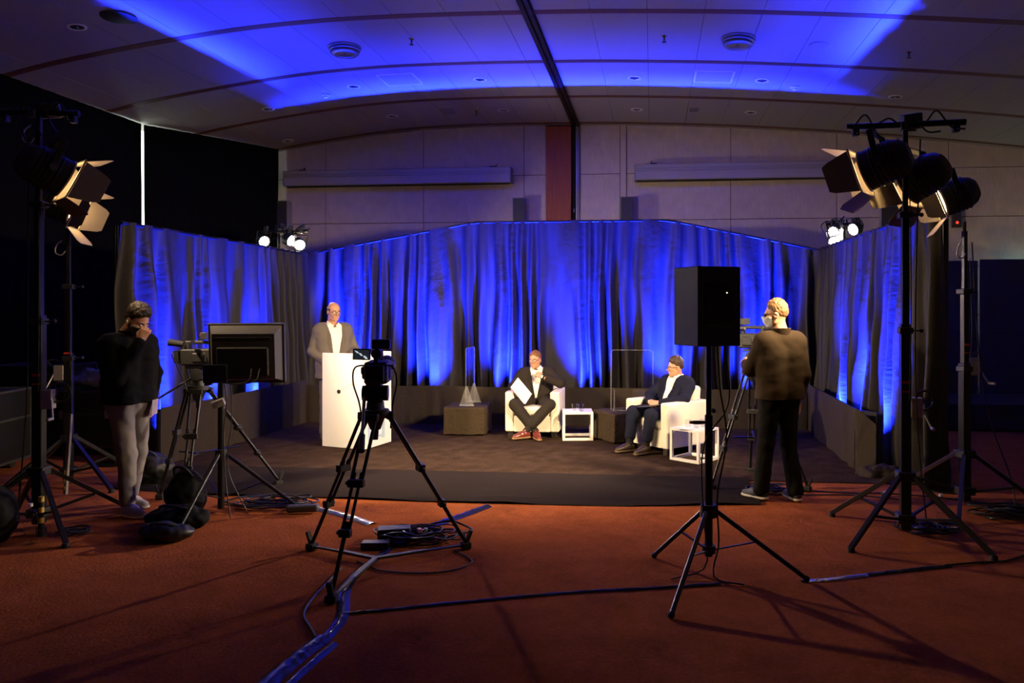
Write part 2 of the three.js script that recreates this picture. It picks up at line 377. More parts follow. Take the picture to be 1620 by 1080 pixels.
function wallSpeaker(x, y0, y1, w, label, turn = 0) {
  const o = thing('wall_speaker', label, 'speaker', [x, y0, ZB + 0.14], turn, 'wall speakers');
  const h = y1 - y0;
  mb().box(w, h, 0.2, [0, h / 2, 0], undefined, 0.01).build('cabinet', M.grey, o);
  mb().box(w - 0.03, h - 0.03, 0.012, [0, h / 2, 0.102], undefined, 0.004).build('grille', M.darkGrey, o);
  mb().box(0.06, 0.06, 0.08, [0, h * 0.6, -0.11]).build('wall_bracket', M.blackMetal, o);
}
wallSpeaker(-2.60, 3.2, 3.86, 0.23, 'small grey wall speaker under the end of the long screen case');
wallSpeaker(-0.50, 3.2, 3.85, 0.23, 'small grey wall speaker between the pilaster and the second screen case');
wallSpeaker(-7.45, 3.3, 3.87, 0.32, 'dark wall speaker above the left cluster of white lamps'.replace('left ', ''));
{
  const o = thing('wall_niche', 'dark niche with pale rounded frame behind the tall lamp stand', 'niche', [4.75, 0, ZB + 0.03]);
  mb().box(0.9, 3.75, 0.06, [0, 2.0, 0], undefined, 0.02).build('dark_panel', M.wallDark, o);
  mb().tube([[-0.47, 0.1, 0.02], [-0.47, 3.7, 0.02], [-0.43, 3.86, 0.02], [-0.3, 3.9, 0.02], [0.4, 3.9, 0.02]], 0.025, 6).build('frame', M.grey, o);
}

// black drapes along the side wall, with the bright gap between two of them
function wave(name, pts, h0, h1, mat, opt = {}) {          // a hanging cloth along a floor path
  const { amp = 0.05, len = 0.2, seedv = 1, rows = 14, step = 0.018, parent, topY, sway = 0.03, uvs = 1, hang = true } = opt;
  const path = []; let total = 0; const cum = [0];
  for (let i = 1; i < pts.length; i++) { total += Math.hypot(pts[i][0] - pts[i - 1][0], pts[i][1] - pts[i - 1][1]); cum.push(total); }
  const n = Math.ceil(total / step);
  const at = s => { let i = 1; while (i < cum.length - 1 && s > cum[i]) i++; const t = (s - cum[i - 1]) / (cum[i] - cum[i - 1]), a = pts[i - 1], b = pts[i]; const dx = b[0] - a[0], dz = b[1] - a[1], l = Math.hypot(dx, dz); return [a[0] + dx * t, a[1] + dz * t, -dz / l, dx / l]; };
  const pos = [], uv = [], idx = [];
  for (let i = 0; i <= n; i++) {
    const s = total * i / n, [x, z, nx, nz] = at(s), yt = topY ? topY(s / total) : h1;
    for (let j = 0; j <= rows; j++) {
      const t = j / rows, y = h0 + (yt - h0) * t;
      const ss = s + sway * perlin.noise(s * 1.3, y * 0.7, seedv);
      const ph = ss / len + 1.6 * perlin.noise(ss * 1.7, 0.3, seedv + 4) + 0.25 * perlin.noise(ss * 2.2, y * 0.8, seedv + 8);
      let k = Math.sin(ph * Math.PI * 2); k = Math.sign(k) * Math.pow(Math.abs(k), 0.75);
      const a = amp * (0.55 + 0.75 * (0.5 + perlin.noise(ss * 1.1, 2.2, seedv + 2))) * (0.55 + 0.45 * (1 - t) + 0.1);
      const d = a * k * (hang ? 1 - 0.72 * t * t : 1) + (hang ? 1 - 0.7 * t * t : 1) * amp * 0.5 * perlin.noise(ss * 7, y * 1.3, seedv + 11);
      pos.push(x + nx * d, y, z + nz * d); uv.push(s * uvs, y * uvs);
    }
  }
  for (let i = 0; i < n; i++) for (let j = 0; j < rows; j++) { const a = i * (rows + 1) + j, b = a + rows + 1; idx.push(a, b, a + 1, b, b + 1, a + 1); }
  const g = new THREE.BufferGeometry(); g.setAttribute('position', new THREE.Float32BufferAttribute(pos, 3)); g.setAttribute('uv', new THREE.Float32BufferAttribute(uv, 2)); g.setIndex(idx); g.computeVertexNormals();
  return meshOf(name, g, mat, parent);
}
tag(wave('black_drape', [[-7.5, -14.6], [-8.35, -11.72]], 0.02, 4.72, M.blackDrape, { topY: t => arch(lerp(-7.5, -8.35, t)) - 0.012, amp: 0.04, len: 0.25, seedv: 31, step: 0.04 }), 'tall black drape between the bright gap and the panelled wall', 'drape', 'black wall drapes');
tag(wave('black_drape', [[-8.35, -11.655], [-8.35, -4]], 0.02, arch(-8.35) - 0.012, M.blackDrape, { amp: 0.04, len: 0.25, seedv: 37, step: 0.04 }), 'tall black drape along the side wall behind the flight cases', 'drape', 'black wall drapes');
{ // the daylit window behind the gap
  const w = struct(mb().box(0.04, 2.6, 0.8, [-8.58, 3.5, -11.75], undefined, 0).build('window_1', glow([0.80, 0.95, 0.84], 3.2)), 'bright daylit window behind the gap in the black drapes');
  mb().box(0.05, 2.7, 0.05, [-8.57, 3.5, -11.3]).box(0.05, 2.7, 0.05, [-8.57, 3.5, -12.2]).box(0.05, 0.05, 0.95, [-8.57, 2.17, -11.75]).build('window_frame', M.darkGrey, w);
}
{
  const l = new THREE.RectAreaLight(new THREE.Color().setRGB(0.80, 0.95, 0.84), 2.5, 0.8, 2.6);
  l.position.set(-8.54, 3.5, -11.75); l.lookAt(0, 3.5, -11.75); scene.add(l);
}

// ------------------------------------------------------------------ the stage
{
  const g = new THREE.BoxGeometry(8.6, 0.012, 4.1).toNonIndexed(); g.translate(-1.55, 0.006, -9.75);
  struct(meshOf('stage_carpet', planeUV(g, 0.9, 0.9), M.stage), 'dark stage carpet laid on the red floor');
  // loose black cloth in front of it, wrinkled along its front edge
  const nx = 220, nz = 26, pos = [], uv = [], idx = [];
  for (let i = 0; i <= nx; i++) for (let j = 0; j <= nz; j++) {
    const x = -5.15 + 6.1 * i / nx, t = j / nz;
    const front = -6.62 + 0.06 * perlin.noise(x * 0.9, 1.5, 3) - 0.12 * Math.max(0, (x + 0.2) / 1.1) + (x < -4.2 ? -0.1 * (-4.2 - x) : 0);
    const z = -7.80 + (front + 7.80) * t;
    const ridge = t > 0.55 ? 0.022 * Math.pow((t - 0.55) / 0.45, 0.7) * Math.max(0, 0.35 + perlin.noise(x * 1.1, z * 11, 5) + 0.6 * perlin.noise(x * 2.7, z * 22, 9)) : 0;
    pos.push(x, 0.014 + ridge + (t > 0.985 ? -0.010 : 0), z); uv.push(x, z);
  }
  for (let i = 0; i < nx; i++) for (let j = 0; j < nz; j++) { const a = i * (nz + 1) + j, b = a + nz + 1; idx.push(a, a + 1, b, b, a + 1, b + 1); }
  const c = new THREE.BufferGeometry(); c.setAttribute('position', new THREE.Float32BufferAttribute(pos, 3)); c.setAttribute('uv', new THREE.Float32BufferAttribute(uv, 2)); c.setIndex(idx); c.computeVertexNormals();
  tag(meshOf('floor_cloth', c, M.frontCloth), 'loose black cloth with wrinkled edge in front of the stage carpet', 'cloth');
}
const backTop = t => { const x = lerp(-5.55, 2.48, t); return x < -2.76 ? lerp(2.61, 3.095, (x + 5.55) / 2.79) : x > 0.27 ? lerp(3.085, 2.62, (x - 0.27) / 2.21) : 3.09; };
const DR = { amp: 0.125, len: 0.25, rows: 18, step: 0.012, uvs: 0.9 };
function drape(pts, top, seedv, label, poleAt) {
  const o = thing('stage_drape', label, 'drape', [0, 0, 0], 0, 'pleated stage drapes');
  const c = wave('curtain', pts, 0.015, 2.6, M.drape, { ...DR, seedv, topY: top, parent: o });
  const n = 24, rail = []; for (let i = 0; i <= n; i++) { const t = i / n; let L = 0; const segs = pts.slice(1).map((p, k) => Math.hypot(p[0] - pts[k][0], p[1] - pts[k][1])); const tot = segs.reduce((a, b) => a + b); let s = t * tot, k = 0; while (k < segs.length - 1 && s > segs[k]) s -= segs[k++]; const f = s / segs[k]; rail.push([lerp(pts[k][0], pts[k + 1][0], f), top(t) - 0.02, lerp(pts[k][1], pts[k + 1][1], f)]); }
  mb().tube(rail, 0.018, 8, 60).build('top_rail', M.blackMetal, o);
  for (const [x, z, h] of poleAt) mb().cyl([x, 0, z], [x, h, z], 0.022).cyl([x, 0, z], [x, 0.012, z], 0.2).build('support_pole', M.blackMetal, o);
}
drape([[-5.55, -11.77], [2.48, -11.77]], backTop, 3, 'wide blue-lit pleated drape across the back of the stage', [[-5.53, -11.95, 2.58], [-2.76, -11.97, 3.05], [0.27, -11.97, 3.05], [2.46, -11.95, 2.59]]);
drape([[-5.80, -7.78], [-5.56, -11.72]], t => lerp(2.68, 2.61, t), 12, 'pleated side drape behind the monitor and the man in dark hoodie', [[-5.92, -7.85, 2.64], [-5.70, -9.6, 2.6]]);
drape([[2.49, -11.72], [2.62, -7.65], [2.72, -7.45]], t => lerp(2.62, 2.66, t), 21, 'pleated side drape behind the camera operator with sunglasses', [[2.78, -7.55, 2.6], [2.62, -9.6, 2.58]]);
// low cloth skirts hiding the uplights
function skirt(pts, h, seedv, label, slump) {
  const o = thing('stage_skirt', label, 'skirt', [0, 0, 0], 0, 'low cloth skirts');
  wave('skirt_cloth', pts, 0.004, 0.6, M.skirt, { amp: 0.012, len: 0.55, rows: 12, step: 0.03, seedv, topY: t => h + 0.012 * perlin.noise(t * 9, 0, seedv) - (slump ? slump(t) : 0), parent: o, uvs: 0.6 });
  const b = mb();
  for (let i = 1; i < pts.length; i++) {
    const a = pts[i - 1], e = pts[i]; const dx = e[0] - a[0], dz = e[1] - a[1], l = Math.hypot(dx, dz), nx = -dz / l * -0.03, nz = dx / l * -0.03;
    b.bar([a[0] + nx, h - 0.035, a[1] + nz], [e[0] + nx, h - 0.035, e[1] + nz], 0.04, 0.04);
    for (let q = 0; q <= 3; q++) b.bar([lerp(a[0], e[0], q / 3) + nx, 0, lerp(a[1], e[1], q / 3) + nz], [lerp(a[0], e[0], q / 3) + nx, h - 0.04, lerp(a[1], e[1], q / 3) + nz], 0.03, 0.03, 0.002, V(1, 0, 0));
  }
  b.build('skirt_frame', M.blackMetal, o);
}
skirt([[-5.18, -10.93], [2.16, -10.93]], 0.57, 41, 'low dark cloth skirt along the foot of the back drape');
skirt([[-5.30, -7.72], [-5.16, -10.90]], 0.64, 47, 'low dark cloth skirt behind the monitor stand');
skirt([[2.16, -10.90], [2.13, -8.30], [2.30, -8.12]], 0.66, 53, 'low dark cloth skirt ending in a slumped heap behind the camera operator', t => Math.max(0, (t - 0.93) / 0.07) * 0.14);
{ // slumped end of that skirt on the floor
  const f = p => { const a = Math.hypot((p.x - 2.34) / 0.26, (p.z + 8.05) / 0.15, p.y / 0.13) - 1; return a * 0.12 + 0.03 * perlin.noise(p.x * 9, p.y * 9, p.z * 9) + 0.004 * Math.sin(p.x * 45 + p.z * 35); };
  defer(() => tag(meshOf('cloth_heap', meshSDF(f, [2.0, 0, -8.3], [2.7, 0.25, -7.8], 0.015), M.skirt), 'crumpled end of dark cloth on the floor by the drape', 'cloth'));
}
function defer(fn) { (defer.q = defer.q || []).push(fn); }

// uplights standing between skirt and drape
function uplight(x, z, tx, tz, label, ty = 1.2, beam = UP, wide = 0.42) {
  const o = thing('uplight', label, 'uplight', [x, 0, z], 0, 'blue uplights behind the skirts');
  mb().lathe([[0, 0.03], [0.075, 0.03], [0.085, 0.05], [0.085, 0.17], [0.078, 0.175], [0.078, 0.15], [0, 0.15]], undefined, undefined, 16).build('lamp_can', M.black, o);
  mb().lathe([[0, 0.153], [0.074, 0.153], [0.074, 0.160], [0, 0.162]], undefined, undefined, 16).build('lamp_face', M.ledBlue, o);
  mb().box(0.2, 0.02, 0.03, [0, 0.012, 0.03]).box(0.2, 0.02, 0.03, [0, 0.012, -0.03]).bar([-0.095, 0.02, 0], [-0.095, 0.1, 0], 0.02, 0.004).bar([0.095, 0.02, 0], [0.095, 0.1, 0], 0.02, 0.004).build('bracket', M.blackMetal, o);
  spot(BLUE, UP, [x, 0.185, z], [tx, ty, tz], wide, 1, 4);             // the beam, on the drape
  spot(BLUE, FIELD, [x, 0.188, z], [x + Math.sign(tx - x) * 0.1, 3, z + Math.sign(tz - z) * 0.1], 0.44, 0.9, 4);   // its wide field
}
const alongBack = [-4.75, -3.5, -2.28, -1.0, 0.25, 1.5];
alongBack.forEach((x, i) => uplight(x, -11.28, x, -11.77, `black uplight on the floor behind the back skirt, ${['first', 'second', 'third', 'fourth', 'fifth', 'sixth'][i]} from the lectern end`, 1.15, UP * 0.31, 0.5));
[-10.2, -9.2, -8.2].forEach((z, i) => uplight(-5.38 - i * 0.05, z, -5.77 - i * 0.07, z, `black uplight behind the skirt next to the monitor, ${['nearest the corner', 'middle one', 'outermost one'][i]}`));
[-10.2, -9.25, -8.35].forEach((z, i) => uplight(2.29, z, 2.68, z, `black uplight behind the skirt next to the camera operator, ${['nearest the corner', 'middle one', 'outermost one'][i]}`));

// lectern
{
  const o = thing('lectern', 'tall white lectern with a black dot in front of the standing man in grey suit', 'lectern', [0, 0, 0]);
  const a = V(-4.07, 0, -9.05), b = V(-3.47, 0, -8.86), c = V(-3.34, 0, -9.42);
  const d = a.clone().add(c).sub(b), h = 1.17;
  const slab = (p, q, y0, y1, t, name, mat) => {
    const m = mb(); m.bar([(p.x + q.x) / 2, y0, (p.z + q.z) / 2], [(p.x + q.x) / 2, y1, (p.z + q.z) / 2], t, p.distanceTo(q), 0.004, q.clone().sub(p).normalize());
    return m.build(name, mat, o);
  };
  slab(a, b, 0.015, h, 0.03, 'side_panel', M.podium); slab(b, c, 0.015, h, 0.03, 'front_panel', M.podium); slab(c, d, 0.015, h, 0.03, 'side_panel', M.podium);
  const ctr = a.clone().add(c).multiplyScalar(0.5), ang = Math.atan2(-(b.z - a.z), b.x - a.x);
  mb().box(0.57, 0.03, 0.53, [ctr.x, h - 0.05, ctr.z], [0, ang, 0]).build('desk_top', M.podium, o);
  mb().box(0.56, 0.03, 0.52, [ctr.x, 0.3, ctr.z], [0, ang, 0]).build('shelf', M.podium, o);
  // black dot and the thin drawn arc on the wide face
  const along = b.clone().sub(a).normalize(), nrm = V(-along.z, 0, along.x).multiplyScalar(1); if (nrm.z < 0) nrm.negate();
  const on = (s, y, e = 0.017) => a.clone().addScaledVector(along, s).addScaledVector(nrm, e).setY(y);
  const p = on(0.262, 0.70); mb().cyl(p, p.clone().addScaledVector(nrm, 0.006), 0.025, 0.025, 20).build('dot', M.black, o, 'black round dot');
  mb().tube([on(0.29, 0.712), on(0.36, 0.755), on(0.44, 0.79), on(0.55, 0.81)], 0.0015, 4).build('drawn_arc', M.grey, o);
  // pale blue frame graphic on the front panel
  const al2 = c.clone().sub(b).normalize(), n2 = V(-al2.z, 0, al2.x); if (n2.x < 0) n2.negate();
  const on2 = (s, y) => b.clone().addScaledVector(al2, s).addScaledVector(n2, 0.017).setY(y);
  const fr = (s0, y0, s1, y1) => { const q = on2((s0 + s1) / 2, (y0 + y1) / 2); return mb(new THREE.Matrix4().makeBasis(al2, V(0, 1, 0), n2).setPosition(q)).box(Math.abs(s1 - s0), Math.abs(y1 - y0), 0.003, [0, 0, 0], undefined, 0); };
  fr(0.06, 0.10, 0.11, 0.75).build('printed_stripe', M.podiumBlue, o, 'pale blue stripe'); fr(0.36, 0.10, 0.42, 0.75).build('printed_stripe', M.podiumBlue, o, 'pale blue stripe'); fr(0.11, 0.12, 0.36, 0.15).build('printed_stripe', M.podiumBlue, o, 'pale blue stripe'); fr(0.10, 0.85, 0.34, 0.93).build('printed_stripe', M.podiumBlue, o, 'pale blue stripe');
}
// armchairs
function armchair(pos, turn, label) {
  const o = thing('armchair', label, 'armchair', pos, turn, 'white armchairs');
  const w = 0.72, d = 0.70, aw = 0.12;
  for (const s of [-1, 1]) {
    const m = mb().add(new RoundedBoxGeometry(aw, 0.53, d, 3, 0.025), mtx([s * (w / 2 - aw / 2), 0.355, 0]));
    m.build('armrest', M.leather, o);
  }
  mb().add(new RoundedBoxGeometry(w - 2 * aw + 0.01, 0.21, d - 0.02, 2, 0.012), mtx([0, 0.195, 0])).build('base', M.leather, o);
  mb().add(new RoundedBoxGeometry(w - 2 * aw - 0.005, 0.13, d - 0.16, 4, 0.045), mtx([0, 0.355, 0.075])).build('seat_cushion', M.leather, o);
  mb().add(new RoundedBoxGeometry(w - 2 * aw + 0.03, 0.48, 0.14, 4, 0.045), mtx([0, 0.54, -d / 2 + 0.085], [-0.10, 0, 0])).build('backrest', M.leather, o);
  for (const x of [-1, 1]) for (const z of [-1, 1]) mb().box(0.07, 0.09, 0.07, [x * (w / 2 - 0.07), 0.057, z * (d / 2 - 0.07)]).build('leg', M.darkWood, o);
}
armchair([-1.58, 0, -10.22], 0, 'white leather armchair of the man with papers, beside the cube table');
armchair([0.17, 0, -9.30], -46 * D, 'white leather armchair of the man in navy jacket');
// cube side tables
function cubeTable(pos, turn, label) {
  const o = thing('side_table', label, 'side table', pos, turn, 'white cube side tables');
  const s = 0.395, h = 0.375, t = 0.032;
  mb().box(s, 0.025, s, [0, h - 0.0125, 0], undefined, 0.003).build('table_top', M.white, o);
  for (const x of [-1, 1]) for (const z of [-1, 1]) mb().box(t, h - 0.025, t, [x * (s - t) / 2, (h - 0.025) / 2 + 0.012, z * (s - t) / 2], undefined, 0.002).build('leg', M.white, o);
  for (const k of [-1, 1]) { mb().box(s - 2 * t, t, t, [0, t / 2 + 0.012, k * (s - t) / 2], undefined, 0.002).build('bottom_rail', M.white, o); mb().box(t, t, s - 2 * t, [k * (s - t) / 2, t / 2 + 0.012, 0], undefined, 0.002).build('bottom_rail', M.white, o); }
}
cubeTable([-0.985, 0, -9.935], 8 * D, 'white open cube table between the armchair and the dark covered box');
cubeTable([0.47, 0, -8.68], -38 * D, 'white open cube table next to the navy jacket man, holding three glasses');
// cloth covered boxes
function coveredBox(pos, turn, seedv, label) {
  const o = thing('covered_box', label, 'box', pos, turn, 'cloth covered boxes');
  const f = p => {
    const qx = Math.abs(p.x) - 0.27 - 0.015 * Math.max(0, 0.2 - p.y) * 2, qy = Math.abs(p.y - 0.21) - 0.172, qz = Math.abs(p.z) - 0.255 - 0.015 * Math.max(0, 0.2 - p.y) * 2;
    const out = Math.hypot(Math.max(qx, 0), Math.max(qy, 0), Math.max(qz, 0)) + Math.min(Math.max(qx, qy, qz), 0) - 0.012;
    return out + 0.006 * perlin.noise(p.x * 9, p.y * 6, p.z * 9 + seedv) + 0.003 * perlin.noise(p.x * 24, p.y * 10, p.z * 24);
  };
  defer(() => { const g = meshSDF(f, [-0.34, 0.012, -0.34], [0.34, 0.44, 0.34], 0.016); meshOf('cloth_cover', g, M.boxCloth, o); });
  for (const x of [-1, 1]) for (const z of [-1, 1]) mb().cyl([x * 0.2, 0.012, z * 0.19], [x * 0.2, 0.05, z * 0.19], 0.018).build('foot', M.black, o);
}
coveredBox([-2.52, 0, -10.21], 2 * D, 2, 'dark cloth covered box carrying a clear screen, beside the lectern');
coveredBox([-0.40, 0, -9.88], 35 * D, 9, 'dark cloth covered box between the two white armchairs');
// clear acrylic screens with triangular feet
function screenPanel(pos, turn, label, w) {
  const o = thing('acrylic_screen', label, 'clear screen', pos, turn, 'clear acrylic screens');
  const h = 0.78, r = 0.05, s = new THREE.Shape(); s.moveTo(-w / 2, 0); s.lineTo(w / 2, 0); s.lineTo(w / 2, h - r); s.quadraticCurveTo(w / 2, h, w / 2 - r, h); s.lineTo(-w / 2 + r, h); s.quadraticCurveTo(-w / 2, h, -w / 2, h - r);
  const g = new THREE.ExtrudeGeometry(s, { depth: 0.006, bevelEnabled: false }); g.translate(0, 0.0, -0.003);
  mb().add(new THREE.ShapeGeometry(s), mtx([0, 0, 0])).build('pane', M.acrylic, o);
  const e = mb(); const pts = s.getPoints(6); for (let i = 0; i < pts.length - 1; i++) e.bar([pts[i].x, pts[i].y, 0], [pts[i + 1].x, pts[i + 1].y, 0], 0.006, 0.004, 0);
  e.bar([-w / 2, h - r, 0], [-w / 2, 0, 0], 0.006, 0.004, 0).build('polished_edge', M.acrylicEdge, o);
  for (const k of [-1, 1]) {
    mb().ext([[-0.10, 0], [0.10, 0], [0.012, 0.27], [-0.012, 0.27]], 0.006, mtx([k * (w / 2 - 0.04), 0.0, 0], [0, Math.PI / 2, 0])).build('triangular_foot', M.acrylicFoot, o);
    mb().box(0.004, 0.02, 0.2, [k * (w / 2 - 0.035), 0.012, 0], undefined, 0).build('foot_edge', M.acrylicEdge, o);
  }
}
screenPanel([-2.49, 0.402, -10.22], 90 * D, 'clear acrylic screen standing edge-on on the dark box beside the lectern', 0.5);
screenPanel([-0.265, 0.402, -9.80], -3 * D, 'clear acrylic screen with triangular feet between the two seated men', 0.54);
// glasses, papers
function tumbler(pos, label, water) {
  const o = thing('water_glass', label, 'glass', pos, 0, 'water glasses');
  mb().lathe([[0, 0.004], [0.03, 0.004], [0.033, 0.09], [0.036, 0.09], [0.033, 0], [0, 0]], undefined, undefined, 18).build('tumbler', M.glass, o);
  if (water) mb().lathe([[0, 0.006], [0.0285, 0.006], [0.0305, water], [0, water]], undefined, undefined, 18).build('water', M.water, o);
}
tumbler([-1.02, 0.376, -9.92], 'small water glass on the cube table beside the papers', 0.05);
tumbler([-0.93, 0.376, -9.86], 'small water glass on the cube table nearer the dark box', 0.04);
tumbler([0.40, 0.376, -8.66], 'small water glass on the cube table next to the navy jacket man, first of three', 0.05);
tumbler([0.49, 0.376, -8.64], 'small water glass on the cube table next to the navy jacket man, middle of three', 0.04);
tumbler([0.57, 0.376, -8.72], 'small water glass on the cube table next to the navy jacket man, last of three', 0.05);
tag(mb().box(0.21, 0.004, 0.29, [-1.07, 0.379, -9.93], [0, 0.25, 0], 0).build('paper_sheets', M.paper), 'white paper sheets on the cube table between the armchair and the box', 'papers');
tag(mb().box(0.15, 0.003, 0.21, [0.37, 0.3785, -8.60], [0, -0.4, 0], 0).build('note_card', M.paper), 'white note card lying on the cube table with three glasses', 'card');
tag(mb().box(0.11, 0.012, 0.03, [-0.33, 0.412, -9.72], [0, 0.4, 0], 0.005).box(0.02, 0.02, 0.02, [-0.27, 0.414, -9.74], [0, 0.4, 0], 0.005).build('hand_microphone', M.silver), 'small pale clip microphone lying on the dark covered box', 'microphone');

// ------------------------------------------------------------------ smooth bodies: distance fields meshed with surface nets
function meshSDF(f, lo, hi, cell) {
  const n = [0, 1, 2].map(k => Math.ceil((hi[k] - lo[k]) / cell) + 1), [nx, ny, nz] = n, p = V(0, 0, 0);
  const val = new Float32Array(nx * ny * nz), id = (i, j, k) => i + nx * (j + ny * k);
  const ST = 5, reach = ST * cell * 0.5 * 1.74 * 1.3 + 0.022;      // whole blocks far from the surface take the value at their middle
  for (let K = 0; K < nz; K += ST) for (let J2 = 0; J2 < ny; J2 += ST) for (let I = 0; I < nx; I += ST) {
    p.set(lo[0] + (I + ST / 2 - 0.5) * cell, lo[1] + (J2 + ST / 2 - 0.5) * cell, lo[2] + (K + ST / 2 - 0.5) * cell);
    const c = f(p), far = Math.abs(c) > reach;
    for (let k = K; k < Math.min(nz, K + ST); k++) for (let j = J2; j < Math.min(ny, J2 + ST); j++) for (let i = I; i < Math.min(nx, I + ST); i++) {
      let d = c; if (!far) { p.set(lo[0] + i * cell, lo[1] + j * cell, lo[2] + k * cell); d = f(p); }
      const edge = i === 0 || j === 0 || k === 0 || i === nx - 1 || j === ny - 1 || k === nz - 1;
      val[id(i, j, k)] = edge ? Math.max(d, 1e-4) : d;
    }
  }
  const vid = new Int32Array(nx * ny * nz).fill(-1), pos = [];
  const C = [[0, 0, 0], [1, 0, 0], [0, 1, 0], [1, 1, 0], [0, 0, 1], [1, 0, 1], [0, 1, 1], [1, 1, 1]], ED = [[0, 1], [2, 3], [4, 5], [6, 7], [0, 2], [1, 3], [4, 6], [5, 7], [0, 4], [1, 5], [2, 6], [3, 7]];
  for (let k = 0; k < nz - 1; k++) for (let j = 0; j < ny - 1; j++) for (let i = 0; i < nx - 1; i++) {
    const c = C.map(o => val[id(i + o[0], j + o[1], k + o[2])]); let m = 0; for (let q = 0; q < 8; q++) if (c[q] < 0) m |= 1 << q;
    if (m === 0 || m === 255) continue;
    let x = 0, y = 0, z = 0, cnt = 0;
    for (const [a, b] of ED) if ((c[a] < 0) !== (c[b] < 0)) { const t = c[a] / (c[a] - c[b]); x += C[a][0] + (C[b][0] - C[a][0]) * t; y += C[a][1] + (C[b][1] - C[a][1]) * t; z += C[a][2] + (C[b][2] - C[a][2]) * t; cnt++; }
    vid[id(i, j, k)] = pos.length / 3; pos.push(lo[0] + (i + x / cnt) * cell, lo[1] + (j + y / cnt) * cell, lo[2] + (k + z / cnt) * cell);
  }
  const idx = [], quad = (a, b, c, d, flip) => { if (a < 0 || b < 0 || c < 0 || d < 0) return; if (flip) idx.push(a, c, b, a, d, c); else idx.push(a, b, c, a, c, d); };
  for (let k = 1; k < nz - 1; k++) for (let j = 1; j < ny - 1; j++) for (let i = 1; i < nx - 1; i++) {
    const v0 = val[id(i, j, k)] < 0;
    if (i < nx - 1 && v0 !== (val[id(i + 1, j, k)] < 0)) quad(vid[id(i, j - 1, k - 1)], vid[id(i, j, k - 1)], vid[id(i, j, k)], vid[id(i, j - 1, k)], !v0);
    if (j < ny - 1 && v0 !== (val[id(i, j + 1, k)] < 0)) quad(vid[id(i - 1, j, k - 1)], vid[id(i - 1, j, k)], vid[id(i, j, k)], vid[id(i, j, k - 1)], !v0);
    if (k < nz - 1 && v0 !== (val[id(i, j, k + 1)] < 0)) quad(vid[id(i - 1, j - 1, k)], vid[id(i, j - 1, k)], vid[id(i, j, k)], vid[id(i - 1, j, k)], !v0);
  }
  const nor = new Float32Array(pos.length), e = cell * 0.6;
  for (let q = 0; q < pos.length; q += 3) {
    const g = [0, 1, 2].map(a => { p.set(pos[q], pos[q + 1], pos[q + 2]); p.setComponent(a, pos[q + a] + e); const u = f(p); p.setComponent(a, pos[q + a] - e); return u - f(p); });
    const L = Math.hypot(...g) || 1; nor[q] = g[0] / L; nor[q + 1] = g[1] / L; nor[q + 2] = g[2] / L;
  }
  const geo = new THREE.BufferGeometry();
  geo.setAttribute('position', new THREE.Float32BufferAttribute(pos, 3)); geo.setAttribute('normal', new THREE.BufferAttribute(nor, 3));
  const uv = new Float32Array(pos.length / 3 * 2); for (let q = 0; q < pos.length / 3; q++) { uv[2 * q] = (pos[3 * q] + pos[3 * q + 2]) * 2; uv[2 * q + 1] = pos[3 * q + 1] * 2; }
  geo.setAttribute('uv', new THREE.BufferAttribute(uv, 2)); geo.setIndex(idx);
  return geo;
}
const smin = (a, b, k) => { const h = Math.max(k - Math.abs(a - b), 0) / k; return Math.min(a, b) - h * h * k * 0.25; };
const smax = (a, b, k) => -smin(-a, -b, k);
function cone(p, a, b, ra, rb) {
  const bx = b.x - a.x, by = b.y - a.y, bz = b.z - a.z, px = p.x - a.x, py = p.y - a.y, pz = p.z - a.z;
  const t = Math.max(0, Math.min(1, (px * bx + py * by + pz * bz) / (bx * bx + by * by + bz * bz || 1)));
  return Math.hypot(px - bx * t, py - by * t, pz - bz * t) - (ra + (rb - ra) * t);
}
function ell(p, c, r) {
  const x = (p.x - c[0]) / r[0], y = (p.y - c[1]) / r[1], z = (p.z - c[2]) / r[2], k = Math.hypot(x, y, z), g = Math.hypot(x / r[0], y / r[1], z / r[2]);
  return k < 1e-6 ? -Math.min(...r) : k * (k - 1) / g;
}
const vlerp = (a, b, t) => a.clone().lerp(b, t);
const bump = (p, f, z = 0) => perlin.noise(p.x * f, p.y * f, p.z * f + z);

